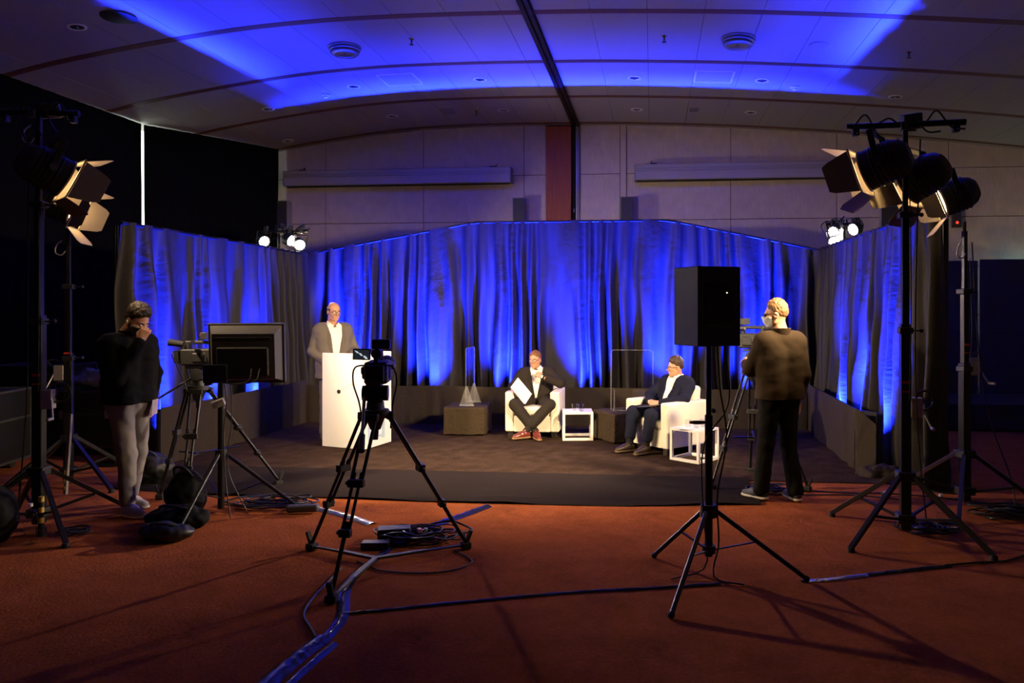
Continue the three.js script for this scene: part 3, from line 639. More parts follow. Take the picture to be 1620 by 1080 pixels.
// head, looking along +z, origin midway between the ears
const hv = (x, y, z) => V(x, y, z);
function headField(p) {
  const ax = Math.abs(p.x), m = V(ax, p.y, p.z);
  let d = ell(p, [0, 0.032, -0.012], [0.076, 0.090, 0.097]);
  d = smin(d, ell(p, [0, -0.030, 0.026], [0.060, 0.082, 0.070]), 0.03);
  d = smin(d, cone(m, hv(0, -0.088, 0.060), hv(0.042, -0.060, 0.012), 0.024, 0.024), 0.025);
  d = smin(d, cone(m, hv(0, 0.026, 0.084), hv(0.038, 0.022, 0.070), 0.010, 0.009), 0.016);
  d = smin(d, cone(m, hv(0.040, -0.018, 0.070), hv(0.046, -0.02, 0.055), 0.014, 0.014), 0.02);
  d = smax(d, -(Math.hypot(ax - 0.031, p.y - 0.006, (p.z - 0.098) * 0.8) - 0.0135), 0.014);
  d = smin(d, cone(p, hv(0, 0.012, 0.090), hv(0, -0.020, 0.110), 0.008, 0.0115), 0.010);
  d = smin(d, cone(m, hv(0.004, -0.026, 0.100), hv(0.014, -0.026, 0.092), 0.008, 0.008), 0.008);
  d = smin(d, cone(m, hv(0, -0.050, 0.092), hv(0.020, -0.052, 0.082), 0.0065, 0.004), 0.008);
  d = smin(d, cone(m, hv(0, -0.062, 0.088), hv(0.016, -0.061, 0.081), 0.007, 0.004), 0.006);
  d = smax(d, -(Math.hypot(Math.max(0, ax - 0.018), p.y + 0.0562, (p.z - 0.100) * 0.6) - 0.0022), 0.004);
  let ear = ell(p.x > 0 ? m : m, [0.078, -0.004, -0.010], [0.011, 0.031, 0.020]);
  ear = smax(ear, -(Math.hypot((ax - 0.090) * 1.2, p.y + 0.002, p.z + 0.004) - 0.013), 0.006);
  d = smin(d, ear, 0.008);
  return smin(d, cone(p, hv(0, -0.05, -0.022), hv(0, -0.16, -0.045), 0.052, 0.058), 0.03);
}
const skull = (p, t) => smin(ell(p, [0, 0.032, -0.012], [0.076 + t, 0.090 + t, 0.097 + t]), ell(p, [0, -0.03, 0.026], [0.06 + t * 0.6, 0.082, 0.066]), 0.03);
const HAIR = {
  short: (t, top = 1) => p => {
    const n = 0.0035 * bump(V(p.x * 1, p.y * 0.5, p.z), 70, 1) + 0.003 * bump(p, 30, 4);
    const line = p.z > 0 ? 0.008 + 0.95 * p.z - 0.25 * Math.abs(p.x) * (p.z > 0.05 ? 1 : 0) : 0.008 + 0.55 * p.z;
    const thick = Math.max(0, Math.min(1, (p.y - line) / 0.035));
    let d = skull(p, -0.001 + t * thick + (p.y > 0.05 ? (p.y - 0.05) * 0.26 * top * thick : 0)) + n * (0.4 + thick);
    d = smax(d, line - p.y, 0.012);
    const side = p.z > 0.03 && p.y < 0.05 ? Math.max(0.066 - Math.abs(p.x), 0) : -1;
    d = smax(d, -(Math.hypot(Math.abs(p.x) - 0.086, p.y + 0.006, p.z + 0.006) - 0.030), 0.01);
    return Math.max(d, side);
  },
  bald: () => p => {
    let d = skull(p, 0.006) + 0.003 * bump(p, 60);
    d = smax(d, p.y - 0.045 - Math.max(0, -p.z - 0.05) * 0.45, 0.012);
    d = smax(d, 0.005 + 0.45 * p.z - p.y - 0.012 * 0, 0.012);
    d = Math.max(d, p.z - 0.036);
    return smax(d, -(Math.hypot(Math.abs(p.x) - 0.086, p.y + 0.006, p.z + 0.006) - 0.028), 0.01);
  },
};
// hand: origin at the wrist, fingers along +x, back of the hand +y, thumb towards +z
function handField(curl, spread = 0.1, thumbIn = 0.3) {
  const fingers = [];
  const lens = [0.070, 0.078, 0.072, 0.056];
  for (let i = 0; i < 4; i++) {
    const z = 0.030 - i * 0.0205, a = (1.5 - i) * spread * 0.35; let pt = V(0.086 - Math.abs(i - 1.2) * 0.004, 0.002, z), th = 0; const pts = [pt];
    const c = Array.isArray(curl) ? curl[i] : curl;
    [0.46, 0.30, 0.24].forEach((s, k) => { th += c * [0.75, 1.0, 0.7][k]; const L = lens[i] * s; pt = V(pt.x + Math.cos(th) * L, pt.y - Math.sin(th) * L, pt.z + Math.sin(a) * L); pts.push(pt); });
    fingers.push(pts);
  }
  const t0 = V(0.018, -0.006, 0.026), t1 = V(0.052, -0.018 - thumbIn * 0.02, 0.052 - thumbIn * 0.012), t2 = V(0.080, -0.026 - thumbIn * 0.03, 0.056 - thumbIn * 0.035), t3 = V(0.100, -0.030 - thumbIn * 0.035, 0.052 - thumbIn * 0.05);
  return p => {
    let d = cone(p, V(0.0, 0, 0.004), V(0.03, 0, 0.008), 0.024, 0.021);
    for (const z of [0.027, 0.009, -0.009, -0.026]) d = smin(d, cone(p, V(0.02, 0, z * 0.6), V(0.084, 0.002, z), 0.0155, 0.0125), 0.012);
    d = smin(d, cone(p, V(-0.05, 0, 0), V(0.0, 0, 0.002), 0.026, 0.024), 0.015);
    for (const f of fingers) d = smin(d, Math.min(cone(p, f[0], f[1], 0.0098, 0.0090), cone(p, f[1], f[2], 0.0090, 0.0082), cone(p, f[2], f[3], 0.0082, 0.0072)), 0.004);
    d = smin(d, smin(cone(p, t0, t1, 0.017, 0.0115), Math.min(cone(p, t1, t2, 0.0115, 0.0098), cone(p, t2, t3, 0.0098, 0.0082)), 0.006), 0.010);
    return d;
  };
}
const basis = (x, y) => { x = x.clone().normalize(); const z = x.clone().cross(y).normalize(); return new THREE.Matrix4().makeBasis(x, z.clone().cross(x), z); };

const SK = { skin: std([0.52, 0.27, 0.16], 0.5), lip: std([0.42, 0.16, 0.11], 0.5), eyeWhite: std([0.75, 0.73, 0.70], 0.3), iris: std([0.05, 0.03, 0.02], 0.2) };
const cloth = (c, rough = 0.9) => phys(c, rough, 0, { specularIntensity: 0.2, bumpMap: weave, bumpScale: 0.0006 });
const strip = g => { const o = g.index ? g.toNonIndexed() : g; return o; };

function person(o, J, S) {
  // J: joints in metres, facing +z; S: style
  const T = k => J[k], torso = J.chest.clone().sub(J.pelvis), up = torso.clone().normalize();
  const right = J.shL.clone().sub(J.shR).setY(0).normalize(), fwd = right.clone().cross(up).normalize();
  const fat = S.fat || 1, belly = S.belly || 0;
  const segs = [];
  for (const s of [-1, 1]) {
    const sh = s > 0 ? J.shL : J.shR, at = (b, r, u = 0) => b.clone().addScaledVector(right, r * s).addScaledVector(up, u);
    segs.push([at(J.pelvis, 0.080), at(J.chest, 0.095), 0.115 * fat, 0.118 * fat, 0.05], [at(J.neck, 0.03, -0.045), at(sh, -0.015), 0.058, 0.066, 0.06], [at(J.chest, 0.10), at(sh, -0.03, -0.03), 0.10, 0.075, 0.05]);
  }
  const tor = (p, t) => {
    let d = 9;
    for (const g of segs) d = smin(d, cone(p, g[0], g[1], g[2] + t, g[3] + t), g[4]);
    if (belly) d = smin(d, Math.hypot(p.x - bc.x, p.y - bc.y, p.z - bc.z) - belly - t, 0.08);
    return d;
  };
  const bc = vlerp(J.pelvis, J.chest, 0.35).addScaledVector(fwd, 0.035);
  const ends = {}; const end = (a, b, t) => ends[a + b + t] || (ends[a + b + t] = vlerp(J[a], J[b], t));
  const arm = (p, s, t, upto = 1) => {
    const sh = J['sh' + s], el = J['el' + s], wr = end('el' + s, 'wr' + s, upto);
    return smin(cone(p, sh, el, 0.058 + t, 0.045 + t), cone(p, el, wr, 0.045 + t, 0.030 + t * 1.25), 0.02);
  };
  const leg = (p, s, t, upto = 1) => {
    const hp = J['hip' + s], kn = J['kn' + s], an = end('kn' + s, 'an' + s, upto);
    return smin(cone(p, hp, kn, 0.088 * (S.legs || 1) + t, 0.060 + t), cone(p, kn, an, 0.060 + t, 0.042 + t * (S.flare || 1.3)), 0.03);
  };
  const loc = p => { const q = p.clone().sub(J.pelvis); return [q.dot(right), q.dot(up), q.dot(fwd)]; };
  const H = torso.length();
  const all = [J.pelvis, J.chest, J.neck, J.head, J.shL, J.shR, J.elL, J.elR, J.wrL, J.wrR, J.hipL, J.hipR, J.knL, J.knR, J.anL, J.anR];
  const bounds = (keys, pad) => { const b = new THREE.Box3().setFromPoints(keys.map(k => J[k])); b.expandByScalar(pad); return [b.min.toArray(), b.max.toArray()]; };
  // --- body: one continuous skin mesh, finer head and hands merged in
  const bodyF = p => Math.min(smin(tor(p, -0.03), cone(p, J.neck, vlerp(J.neck, J.head, 0.6), 0.048, 0.046), 0.03), arm(p, 'L', -0.012), arm(p, 'R', -0.012), leg(p, 'L', -0.02), leg(p, 'R', -0.02));
  const [b0, b1] = bounds(['pelvis', 'chest', 'neck', 'shL', 'shR', 'elL', 'elR', 'wrL', 'wrR', 'hipL', 'hipR', 'knL', 'knR', 'anL', 'anR'], 0.17);
  const parts = mb();
  parts.add(meshSDF(bodyF, b0, b1, 0.018));
  const hm = new THREE.Matrix4().makeRotationFromEuler(new THREE.Euler(S.headPitch || 0, S.headYaw || 0, S.headRoll || 0, 'YXZ')).setPosition(J.head);
  const hs = S.headScale || 1; hm.scale(V(hs, hs, hs));
  parts.add(meshSDF(headField, [-0.105, -0.2, -0.13], [0.105, 0.14, 0.14], 0.0045), hm);
  for (const s of ['L', 'R']) {
    const h = S['hand' + s]; if (!h) continue;
    const dir = A3(h.dir), dorsal = A3(h.dorsal), m = basis(dir, dorsal); if (s === 'R') m.scale(V(1, 1, -1));
    m.setPosition(J['wr' + s]);
    const g = meshSDF(handField(h.curl, h.spread, h.thumb), [-0.06, -0.11, -0.06], [0.2, 0.04, 0.1], 0.0042);
    if (s === 'R') { const ix = g.index.array; for (let i = 0; i < ix.length; i += 3) { const t = ix[i]; ix[i] = ix[i + 1]; ix[i + 1] = t; } }
    parts.add(g, m);
  }
  parts.build('body', S.skin || SK.skin, o);
  // --- head details
  const hd = () => mb(hm);
  for (const s of [-1, 1]) if (!S.eyesHidden) {
    hd().sph([s * 0.031, 0.006, 0.0835], 0.0115, 12).build('eye', SK.eyeWhite, o);
    hd().sph([s * 0.031 + (S.gaze || 0), 0.0045, 0.0918], 0.0052, 10).build('iris', SK.iris, o);
    hd().tube([[s * 0.016, 0.024, 0.094], [s * 0.032, 0.030, 0.090], [s * 0.048, 0.023, 0.077]], 0.0038, 6).build('eyebrow', S.hair, o);
  }
  if (S.hairF) { const g = meshSDF(S.hairF, [-0.12, -0.11, -0.14], [0.12, 0.17, 0.14], 0.0045); mb(hm).add(g).build('hair', S.hair, o); }
  if (S.glasses) {
    const m = hd(), c = S.glasses;
    for (const s of [-1, 1]) { if (c === 'round') m.torus([s * 0.032, 0.002, 0.104], 0.023, 0.0022, [0, s * 0.15, 0], 24); else m.tube([[s * 0.010, 0.016, 0.108], [s * 0.055, 0.016, 0.098], [s * 0.056, -0.004, 0.097], [s * 0.048, -0.016, 0.099], [s * 0.016, -0.016, 0.107]], 0.0022, 5, 30, true); m.tube([[s * 0.055, 0.010, 0.098], [s * 0.078, 0.012, 0.05], [s * 0.082, 0.014, 0.0], [s * 0.083, 0.0, -0.02]], 0.0022, 5); }
    m.tube([[-0.012, 0.008, 0.108], [0, 0.011, 0.112], [0.012, 0.008, 0.108]], 0.002, 5);
    const gl = m.build('spectacles', S.glassMat || M.blackMetal, o);
    if (S.shades) { const q = hd(); for (const s of [-1, 1]) q.box(0.045, 0.034, 0.003, [s * 0.034, 0.001, 0.103], [0, s * 0.2, 0], 0.001); q.build('dark_lens', M.blackGloss, gl); }
  }
  if (S.mask) {
    const f = p => { let d = Math.max(headField(p) - 0.007, -(headField(p) - 0.002)); d = smin(d, Math.abs(ell(p, [0, -0.04, 0.068], [0.05, 0.055, 0.050])) - 0.003, 0.006); d = Math.max(d, headField(p) < 0.001 ? 0.003 : -1); return Math.max(d, p.y + 0.004 + Math.abs(p.x) * 0.15, -0.108 - p.y, 0.028 - p.z); };
    const k = mb(hm).add(meshSDF(f, [-0.1, -0.125, 0], [0.1, 0.02, 0.15], 0.004)).build('face_mask', S.mask, o);
    const m = hd(); for (const s of [-1, 1]) m.tube([[s * 0.062, -0.02, 0.034], [s * 0.078, 0.0, 0.01], [s * 0.086, 0.012, -0.012], [s * 0.08, -0.02, -0.018], [s * 0.066, -0.06, 0.034]], 0.0016, 4);
    m.build('ear_loop', S.mask, k);
  }
  // --- clothes
  const wrinkle = (p, a = 0.006) => a * bump(V(p.x, p.y * 1.7, p.z), 8, 3) + a * 0.3 * bump(p, 19, 9);
  const open = (p, w0, w1, y0, y1) => { const [x, y, z] = loc(p); if (z < 0.0) return -1; const t = (y - y0) / (y1 - y0), w = t < 0 ? w0 + (S.tail || 0.10) * -t : w0 + (w1 - w0) * t; return w - Math.abs(x - (S.openShift || 0)); };
  const neckHole = (p, r) => r - Math.hypot(p.x - nk.x, (p.y - nk.y) * 0.8, p.z - nk.z);
  const nk = J.neck.clone().addScaledVector(up, 0.035).addScaledVector(fwd, 0.035);
  if (S.shirt) {
    const f = p => { let d = Math.min(tor(p, 0.010) + wrinkle(p, 0.004)); if (S.shirtSleeves !== false) d = Math.min(d, arm(p, 'L', 0.004, 0.97), arm(p, 'R', 0.004, 0.97)); return smax(d, neckHole(p, 0.064), 0.01); };
    const [s0, s1] = bounds(['pelvis', 'chest', 'neck', 'shL', 'shR', 'elL', 'elR', 'wrL', 'wrR'], 0.19);
    const sh = meshOf('shirt', meshSDF(f, s0, s1, 0.012), S.shirt, o);
    if (S.collar) {
      const m = mb(); for (const s of [-1, 1]) { const cl = (a, b, c) => J.neck.clone().addScaledVector(right, a * s).addScaledVector(up, b).addScaledVector(fwd, c); const q = [cl(0.062, 0.055, -0.02), cl(0.055, 0.030, 0.055), cl(0.010, -0.012, 0.086), cl(0.052, -0.045, 0.095), cl(0.078, 0.005, 0.05), cl(0.080, 0.03, -0.02)]; const pos = []; for (const [a, b, c] of [[0, 1, 5], [1, 4, 5], [1, 2, 4], [2, 3, 4]]) for (const v of [q[a], q[b], q[c]]) pos.push(v.x, v.y, v.z); const g = new THREE.BufferGeometry(); g.setAttribute('position', new THREE.Float32BufferAttribute(pos, 3)); g.computeVertexNormals(); m.add(g); }
      m.build('collar', S.shirt, sh);
    }
  }
  if (S.jacket) {
    const y0 = H * (S.buttonAt ?? 0.15), y1 = H * 1.28, hemY = S.hem ?? -0.16;
    const hemC = J.pelvis.clone().addScaledVector(up, hemY * 0.9), sk = [0.075, -0.075].map(q => [J.pelvis.clone().addScaledVector(right, q), hemC.clone().addScaledVector(right, q * 1.13)]);
    const skirtF = (p, t) => Math.min(cone(p, sk[0][0], sk[0][1], 0.125 * fat + t, 0.125 * fat + t), cone(p, sk[1][0], sk[1][1], 0.125 * fat + t, 0.125 * fat + t));
    const base = (p, t) => { let d = smin(tor(p, 0.024 + t), Math.min(arm(p, 'L', 0.016 + t, S.sleeve ?? 0.92), arm(p, 'R', 0.016 + t, S.sleeve ?? 0.92)), 0.025); if (!S.seated) d = smin(d, skirtF(p, 0.018 + t), 0.03); return d + wrinkle(p, S.wrinkle || 0.007); };
    const f = p => { let d = base(p, 0); const [x, y, z] = loc(p); d = Math.max(d, -(y - hemY)); if (S.jacketOpen !== false) d = smax(d, open(p, 0.012, 0.082, y0, y1), 0.008); return smax(d, neckHole(p, S.neckR || 0.085), 0.01); };
    const [s0, s1] = bounds(['pelvis', 'chest', 'neck', 'shL', 'shR', 'elL', 'elR', 'wrL', 'wrR'], 0.24);
    const j = meshOf(S.jacketName || 'jacket', meshSDF(f, s0, s1, 0.011), S.jacket, o);
    if (S.lapels) {
      const lf = p => { let d = base(p, 0.006); const [x, y, z] = loc(p); if (z < 0) return 1; const t = (y - y0) / (y1 - y0), w = 0.012 + 0.07 * t, e = Math.abs(x - (S.openShift || 0)); d = Math.max(d, -(base(p, -0.006)), w + 0.002 - e, e - w - 0.058 * Math.min(1, Math.max(0.05, t * 1.6)) * (t > 0.72 ? Math.max(0.35, 1 - (t - 0.72) * 1.6) : 1), y0 - y, y - y1 * 1.02); return smax(d, neckHole(p, 0.08), 0.008); };
      const [l0, l1] = bounds(['pelvis', 'chest', 'neck', 'shL', 'shR'], 0.22);
      meshOf('lapels', meshSDF(lf, l0, l1, 0.009), S.lapels, j);
    }
    if (S.standCollar) { const g = p => { const q = p.clone().sub(J.neck), y = q.dot(up), r = Math.hypot(q.dot(right), (q.dot(fwd) + 0.005)); return Math.max(Math.abs(r - 0.072 - y * 0.2) - 0.009, y - 0.055, -0.06 - y); }; const [l0, l1] = bounds(['neck'], 0.14); meshOf('collar', meshSDF(g, l0, l1, 0.007), S.jacket, j); }
  }
  if (S.trousers) {
    const pa = J.pelvis.clone().addScaledVector(right, -0.06), pb = J.pelvis.clone().addScaledVector(right, 0.06).addScaledVector(up, 0.02);
    const f = p => { let d = smin(leg(p, 'L', 0.014, S.cuff || 0.94), leg(p, 'R', 0.014, S.cuff || 0.94), 0.015); d = smin(d, smin(cone(p, J.hipL, J.hipR, 0.112 * fat, 0.112 * fat), cone(p, pa, pb, 0.118 * fat, 0.118 * fat), 0.03), 0.03); const [x, y] = loc(p); const fold = 0.006 * bump(V(p.x, p.y * 0.9 + p.x * 0.8, p.z), 12, 5) + 0.002 * bump(p, 26); return Math.max(d + fold, y - (S.waist ?? 0.06)); };
    const [s0, s1] = bounds(['pelvis', 'hipL', 'hipR', 'knL', 'knR', 'anL', 'anR'], 0.19);
    meshOf('trousers', meshSDF(f, s0, s1, 0.012), S.trousers, o);
  }
  for (const s of ['L', 'R']) {
    const an = J['an' + s], toe = J['toe' + s]; if (!toe || !S.shoes) continue;
    if (S.socks) mb().add(meshSDF(p => cone(p, vlerp(J['kn' + s], an, 0.72), an, 0.046, 0.044), ...[an.clone().addScalar(-0.16).toArray(), an.clone().addScalar(0.26).toArray()], 0.012)).build('sock', S.socks, o);
    const fl = V(toe.x - an.x, 0, toe.z - an.z), L = fl.length(); fl.normalize(); const base = S.floor ?? 0.012, side = V(fl.z, 0, -fl.x);
    const heel = an.clone().addScaledVector(fl, -0.035), tip = an.clone().addScaledVector(fl, 0.185 + (S.longShoe || 0)), mid = an.clone().addScaledVector(fl, 0.09);
    const pit = S['toeLift' + s] || 0;
    const y0 = an.y - 0.085 > base ? an.y - 0.085 : base;
    const loc2 = p => { const q = p.clone().sub(an); return [q.dot(fl), p.y - y0 - pit * q.dot(fl), q.dot(side)]; };
    const up2 = p => { const [x, y, z] = loc2(p), q = V(x, y, z); let d = cone(q, V(-0.03, 0.045, 0), V(0.06, 0.05, 0), 0.040, 0.042); d = smin(d, cone(q, V(0.06, 0.042, 0), V(0.165, 0.026, 0), 0.043, 0.032), 0.03); d = smin(d, cone(q, V(-0.005, 0.05, 0), V(-0.005, 0.10, 0), 0.042, 0.044), 0.02); d = Math.max(d, 0.018 - y); return Math.max(d, -(Math.max(Math.hypot(x + 0.005, z) - 0.036, 0.085 - y))); };
    const sole = p => { const [x, y, z] = loc2(p); const q = V(x, 0, z); const d = Math.min(cone(q, V(-0.03, 0, 0), V(0.06, 0, 0), 0.043, 0.045), cone(q, V(0.06, 0, 0), V(0.168, 0, 0), 0.047, 0.036)); return Math.max(d, y - 0.022, -y); };
    const lo = an.clone().addScalar(-0.26), hi = an.clone().addScalar(0.26); lo.y = y0 - 0.05; hi.y = y0 + 0.2;
    const sh = meshOf('shoe', meshSDF(up2, lo.toArray(), hi.toArray(), 0.009), S.shoes, o);
    meshOf('sole', meshSDF(sole, lo.toArray(), hi.toArray(), 0.008), S.soles || S.shoes, sh);
    if (S.laces) { const m = mb(); for (let k = 0; k < 4; k++) { const c = an.clone().addScaledVector(fl, 0.055 + k * 0.022); c.y = y0 + 0.094 - k * 0.011 + pit * (0.055 + k * 0.022); m.tube([c.clone().addScaledVector(side, -0.022).setY(c.y - 0.006), c.clone().setY(c.y + 0.004), c.clone().addScaledVector(side, 0.022).setY(c.y - 0.006)], 0.003, 4); } m.build('laces', S.laces, sh); }
  }
  return { hm, right, up, fwd };
}

// ------------------------------------------------------------------ the five people
const mir = v => V(-v.x, v.y, v.z);
function standing(k = {}) {
  const J = {
    pelvis: V(0, 0.97, 0), chest: V(0, 1.32, 0.0), neck: V(0, 1.495, -0.015), head: V(0, 1.655, 0.02),
    shL: V(0.185, 1.43, -0.01), shR: V(-0.185, 1.43, -0.01), elL: V(0.24, 1.14, -0.03), elR: V(-0.24, 1.14, -0.03), wrL: V(0.25, 0.90, 0.05), wrR: V(-0.25, 0.90, 0.05),
    hipL: V(0.085, 0.93, 0), hipR: V(-0.085, 0.93, 0), knL: V(0.10, 0.50, 0.02), knR: V(-0.10, 0.50, 0.02), anL: V(0.11, 0.10, -0.03), anR: V(-0.11, 0.10, -0.03), toeL: V(0.13, 0, 0.15), toeR: V(-0.13, 0, 0.15), ...k };
  return J;
}
const hairBrown = std([0.045, 0.022, 0.011], 0.6), hairDark = std([0.022, 0.012, 0.008], 0.6), hairGinger = std([0.16, 0.065, 0.022], 0.6), hairFair = std([0.17, 0.085, 0.03], 0.6);
{ // man at the lectern
  const o = thing('person', 'standing man in grey suit and open white shirt behind the white lectern', 'person', [-4.10, 0.012, -9.42], 42 * D);
  const J = standing({ shL: V(0.174, 1.43, -0.01), shR: V(-0.174, 1.43, -0.01), elR: V(-0.255, 1.16, -0.05), wrR: V(-0.15, 1.03, 0.15), elL: V(0.27, 1.17, 0.04), wrL: V(0.16, 1.10, 0.24), head: V(0.0, 1.660, 0.03) });
  const { hm } = person(o, J, {
    headYaw: 0.10, headPitch: 0.16, hair: hairBrown, hairF: HAIR.bald(), glasses: 'round', shirt: cloth([0.80, 0.78, 0.74]), collar: true, jacket: cloth([0.135, 0.118, 0.100]), lapels: cloth([0.115, 0.100, 0.085]), trousers: cloth([0.120, 0.105, 0.090]),
    shoes: std([0.10, 0.045, 0.022], 0.35), soles: M.rubber, buttonAt: -0.05, handR: { dir: [0.5, -0.25, 0.8], dorsal: [-0.4, 0.8, 0.4], curl: 0.45, thumb: 0.3 }, handL: { dir: [-0.35, -0.2, 0.9], dorsal: [0.2, 0.95, 0.2], curl: 0.3, thumb: 0.2 },
  });
  mb(hm).tube([[-0.080, 0.015, -0.005], [-0.082, -0.025, 0.02], [-0.068, -0.045, 0.062], [-0.05, -0.052, 0.088]], 0.0022, 5).sph([-0.047, -0.053, 0.092], 0.006, 8).build('headset_microphone', M.black, o);
}
{ // seated man with papers
  const o = thing('person', 'seated man in dark suit holding papers with his other hand at his chin', 'person', [-1.58, 0.0, -10.22], 3 * D);
  const J = {
    pelvis: V(0, 0.475, -0.08), chest: V(-0.01, 0.755, -0.15), neck: V(-0.01, 0.885, -0.13), head: V(-0.02, 1.005, -0.08), shL: V(0.185, 0.825, -0.14), shR: V(-0.195, 0.81, -0.12),
    elL: V(0.335, 0.70, 0.06), wrL: V(0.10, 0.80, 0.12), elR: V(-0.325, 0.645, -0.04), wrR: V(-0.285, 0.635, 0.20), hipL: V(0.095, 0.455, -0.05), hipR: V(-0.095, 0.455, -0.05), knL: V(0.22, 0.455, 0.37), knR: V(-0.24, 0.455, 0.38),
    anL: V(-0.085, 0.12, 0.47), anR: V(0.045, 0.11, 0.44), toeL: V(-0.26, 0, 0.60), toeR: V(0.12, 0, 0.64),
  };
  person(o, J, {
    headYaw: -0.30, headPitch: 0.06, headRoll: 0.03, headScale: 0.97, fat: 0.98, belly: 0.115, seated: true, legs: 1.08, hair: hairGinger, hairF: HAIR.short(0.008, 0.6), glasses: 'square', glassMat: M.blackMetal, shirt: cloth([0.78, 0.76, 0.74]), collar: true, jacket: cloth([0.024, 0.019, 0.017]), lapels: cloth([0.019, 0.016, 0.014]),
    trousers: cloth([0.026, 0.021, 0.018]), cuff: 0.72, flare: 2.0, socks: cloth([0.022, 0.020, 0.020]), shoes: phys([0.15, 0.030, 0.020], 0.25, 0, { clearcoat: 0.5 }), soles: std([0.28, 0.16, 0.07], 0.6), buttonAt: 0.0, tail: 0.35, hem: -0.10, sleeve: 0.88,
    handL: { dir: [-0.75, 0.32, -0.35], dorsal: [0.15, 0.35, 0.9], curl: 0.85, thumb: 0.6 }, handR: { dir: [0.35, -0.25, 0.85], dorsal: [-0.6, 0.75, 0.2], curl: 0.6, thumb: 0.7 }, waist: 0.05,
  });
}
tag(mb().box(0.21, 0.297, 0.004, [0, 0, 0], undefined, 0).box(0.21, 0.297, 0.002, [0.006, -0.006, 0.005], [0, 0.02, 0.03], 0).build('paper_sheets', M.paper), 'white papers held upright in the hand of the seated man in dark suit', 'papers');
{ const q = scene.children[scene.children.length - 1]; q.position.set(-1.735, 0.625, -9.93); q.rotation.set(-0.35, 0.95, 0.60, 'YXZ'); }
{ // man in navy jacket
  const o = thing('person', 'seated man in navy jacket and white shirt with hands clasped in his lap', 'person', [0.17, 0.0, -9.30], -46 * D);
  const J = {
    pelvis: V(0, 0.475, -0.07), chest: V(0.0, 0.75, -0.18), neck: V(0.0, 0.87, -0.19), head: V(0.0, 0.99, -0.15), shL: V(0.182, 0.80, -0.18), shR: V(-0.182, 0.80, -0.18),
    elL: V(0.30, 0.645, 0.0), wrL: V(0.07, 0.585, 0.19), elR: V(-0.29, 0.645, 0.0), wrR: V(-0.09, 0.59, 0.20), hipL: V(0.09, 0.455, -0.05), hipR: V(-0.09, 0.455, -0.05), knL: V(0.13, 0.47, 0.39), knR: V(-0.17, 0.475, 0.40),
    anL: V(0.10, 0.11, 0.44), anR: V(-0.12, 0.11, 0.50), toeL: V(0.12, 0, 0.66), toeR: V(-0.16, 0, 0.72),
  };
  person(o, J, {
    headYaw: -0.42, headPitch: 0.08, headScale: 0.96, fat: 0.97, belly: 0.10, seated: true, legs: 1.05, hair: hairBrown, hairF: HAIR.short(0.010, 1.1), glasses: 'square', glassMat: M.blackMetal, shirt: cloth([0.80, 0.78, 0.76]), collar: true, jacket: cloth([0.011, 0.012, 0.027]), lapels: cloth([0.009, 0.010, 0.023]),
    trousers: cloth([0.012, 0.014, 0.029]), cuff: 0.74, flare: 1.7, socks: cloth([0.016, 0.016, 0.018]), shoes: phys([0.045, 0.028, 0.016], 0.3, 0, { clearcoat: 0.4 }), soles: std([0.16, 0.10, 0.05], 0.6), buttonAt: -0.2, tail: 0.5, hem: -0.10, sleeve: 0.9,
    handL: { dir: [-0.9, -0.15, 0.35], dorsal: [0.2, 0.6, 0.8], curl: 0.6, thumb: 0.4 }, handR: { dir: [0.9, -0.1, 0.3], dorsal: [-0.1, 0.7, 0.7], curl: 0.7, thumb: 0.4 }, waist: 0.05,
  });
}
tag(mb().box(0.22, 0.008, 0.30, [0, 0, 0], undefined, 0.003).build('folder', M.darkGrey), 'dark grey folder on the lap of the man in navy jacket', 'folder');
{ const q = scene.children[scene.children.length - 1]; q.position.set(0.0, 0.562, -9.12); q.rotation.set(0.05, -46 * D, 0.12, 'YXZ'); }
{ // camera operator seen from behind
  const o = thing('person', 'camera operator in brown sweatshirt with sunglasses and white face mask, seen from behind', 'person', [1.14, 0.0, -7.00], -158 * D);
  const J = standing({ shL: V(0.172, 1.43, -0.01), shR: V(-0.172, 1.43, -0.01), elL: V(0.25, 1.17, 0.10), wrL: V(0.14, 1.20, 0.36), elR: V(-0.225, 1.13, -0.05), wrR: V(-0.215, 0.87, 0.04), knL: V(0.12, 0.50, 0.03), anL: V(0.17, 0.10, 0.03), toeL: V(0.26, 0, 0.20), anR: V(-0.10, 0.10, -0.10), toeR: V(-0.10, 0, 0.08), head: V(0.02, 1.665, 0.03) });
  person(o, J, {
    headYaw: 0.95, headPitch: 0.05, fat: 1.0, hair: hairFair, hairF: HAIR.short(0.007, 1.0), glasses: 'square', shades: true, eyesHidden: true, mask: cloth([0.62, 0.66, 0.68]), shirt: cloth([0.05, 0.045, 0.04]), shirtSleeves: false,
    jacket: cloth([0.036, 0.024, 0.014]), jacketName: 'sweatshirt', jacketOpen: false, neckR: 0.07, standCollar: true, hem: -0.06, sleeve: 0.95, wrinkle: 0.006, trousers: cloth([0.007, 0.0065, 0.006]), flare: 2.2, cuff: 1.0, legs: 1.05, floor: 0.012,
    shoes: std([0.030, 0.032, 0.045], 0.7), soles: std([0.55, 0.50, 0.42], 0.6), laces: std([0.6, 0.58, 0.55], 0.7),
    handL: { dir: [-0.25, 0.35, 0.85], dorsal: [0.75, 0.5, -0.1], curl: 1.0, thumb: 0.7 }, handR: { dir: [0.02, -0.95, 0.2], dorsal: [-0.9, 0.0, 0.25], curl: 0.5, thumb: 0.3 },
  });
}
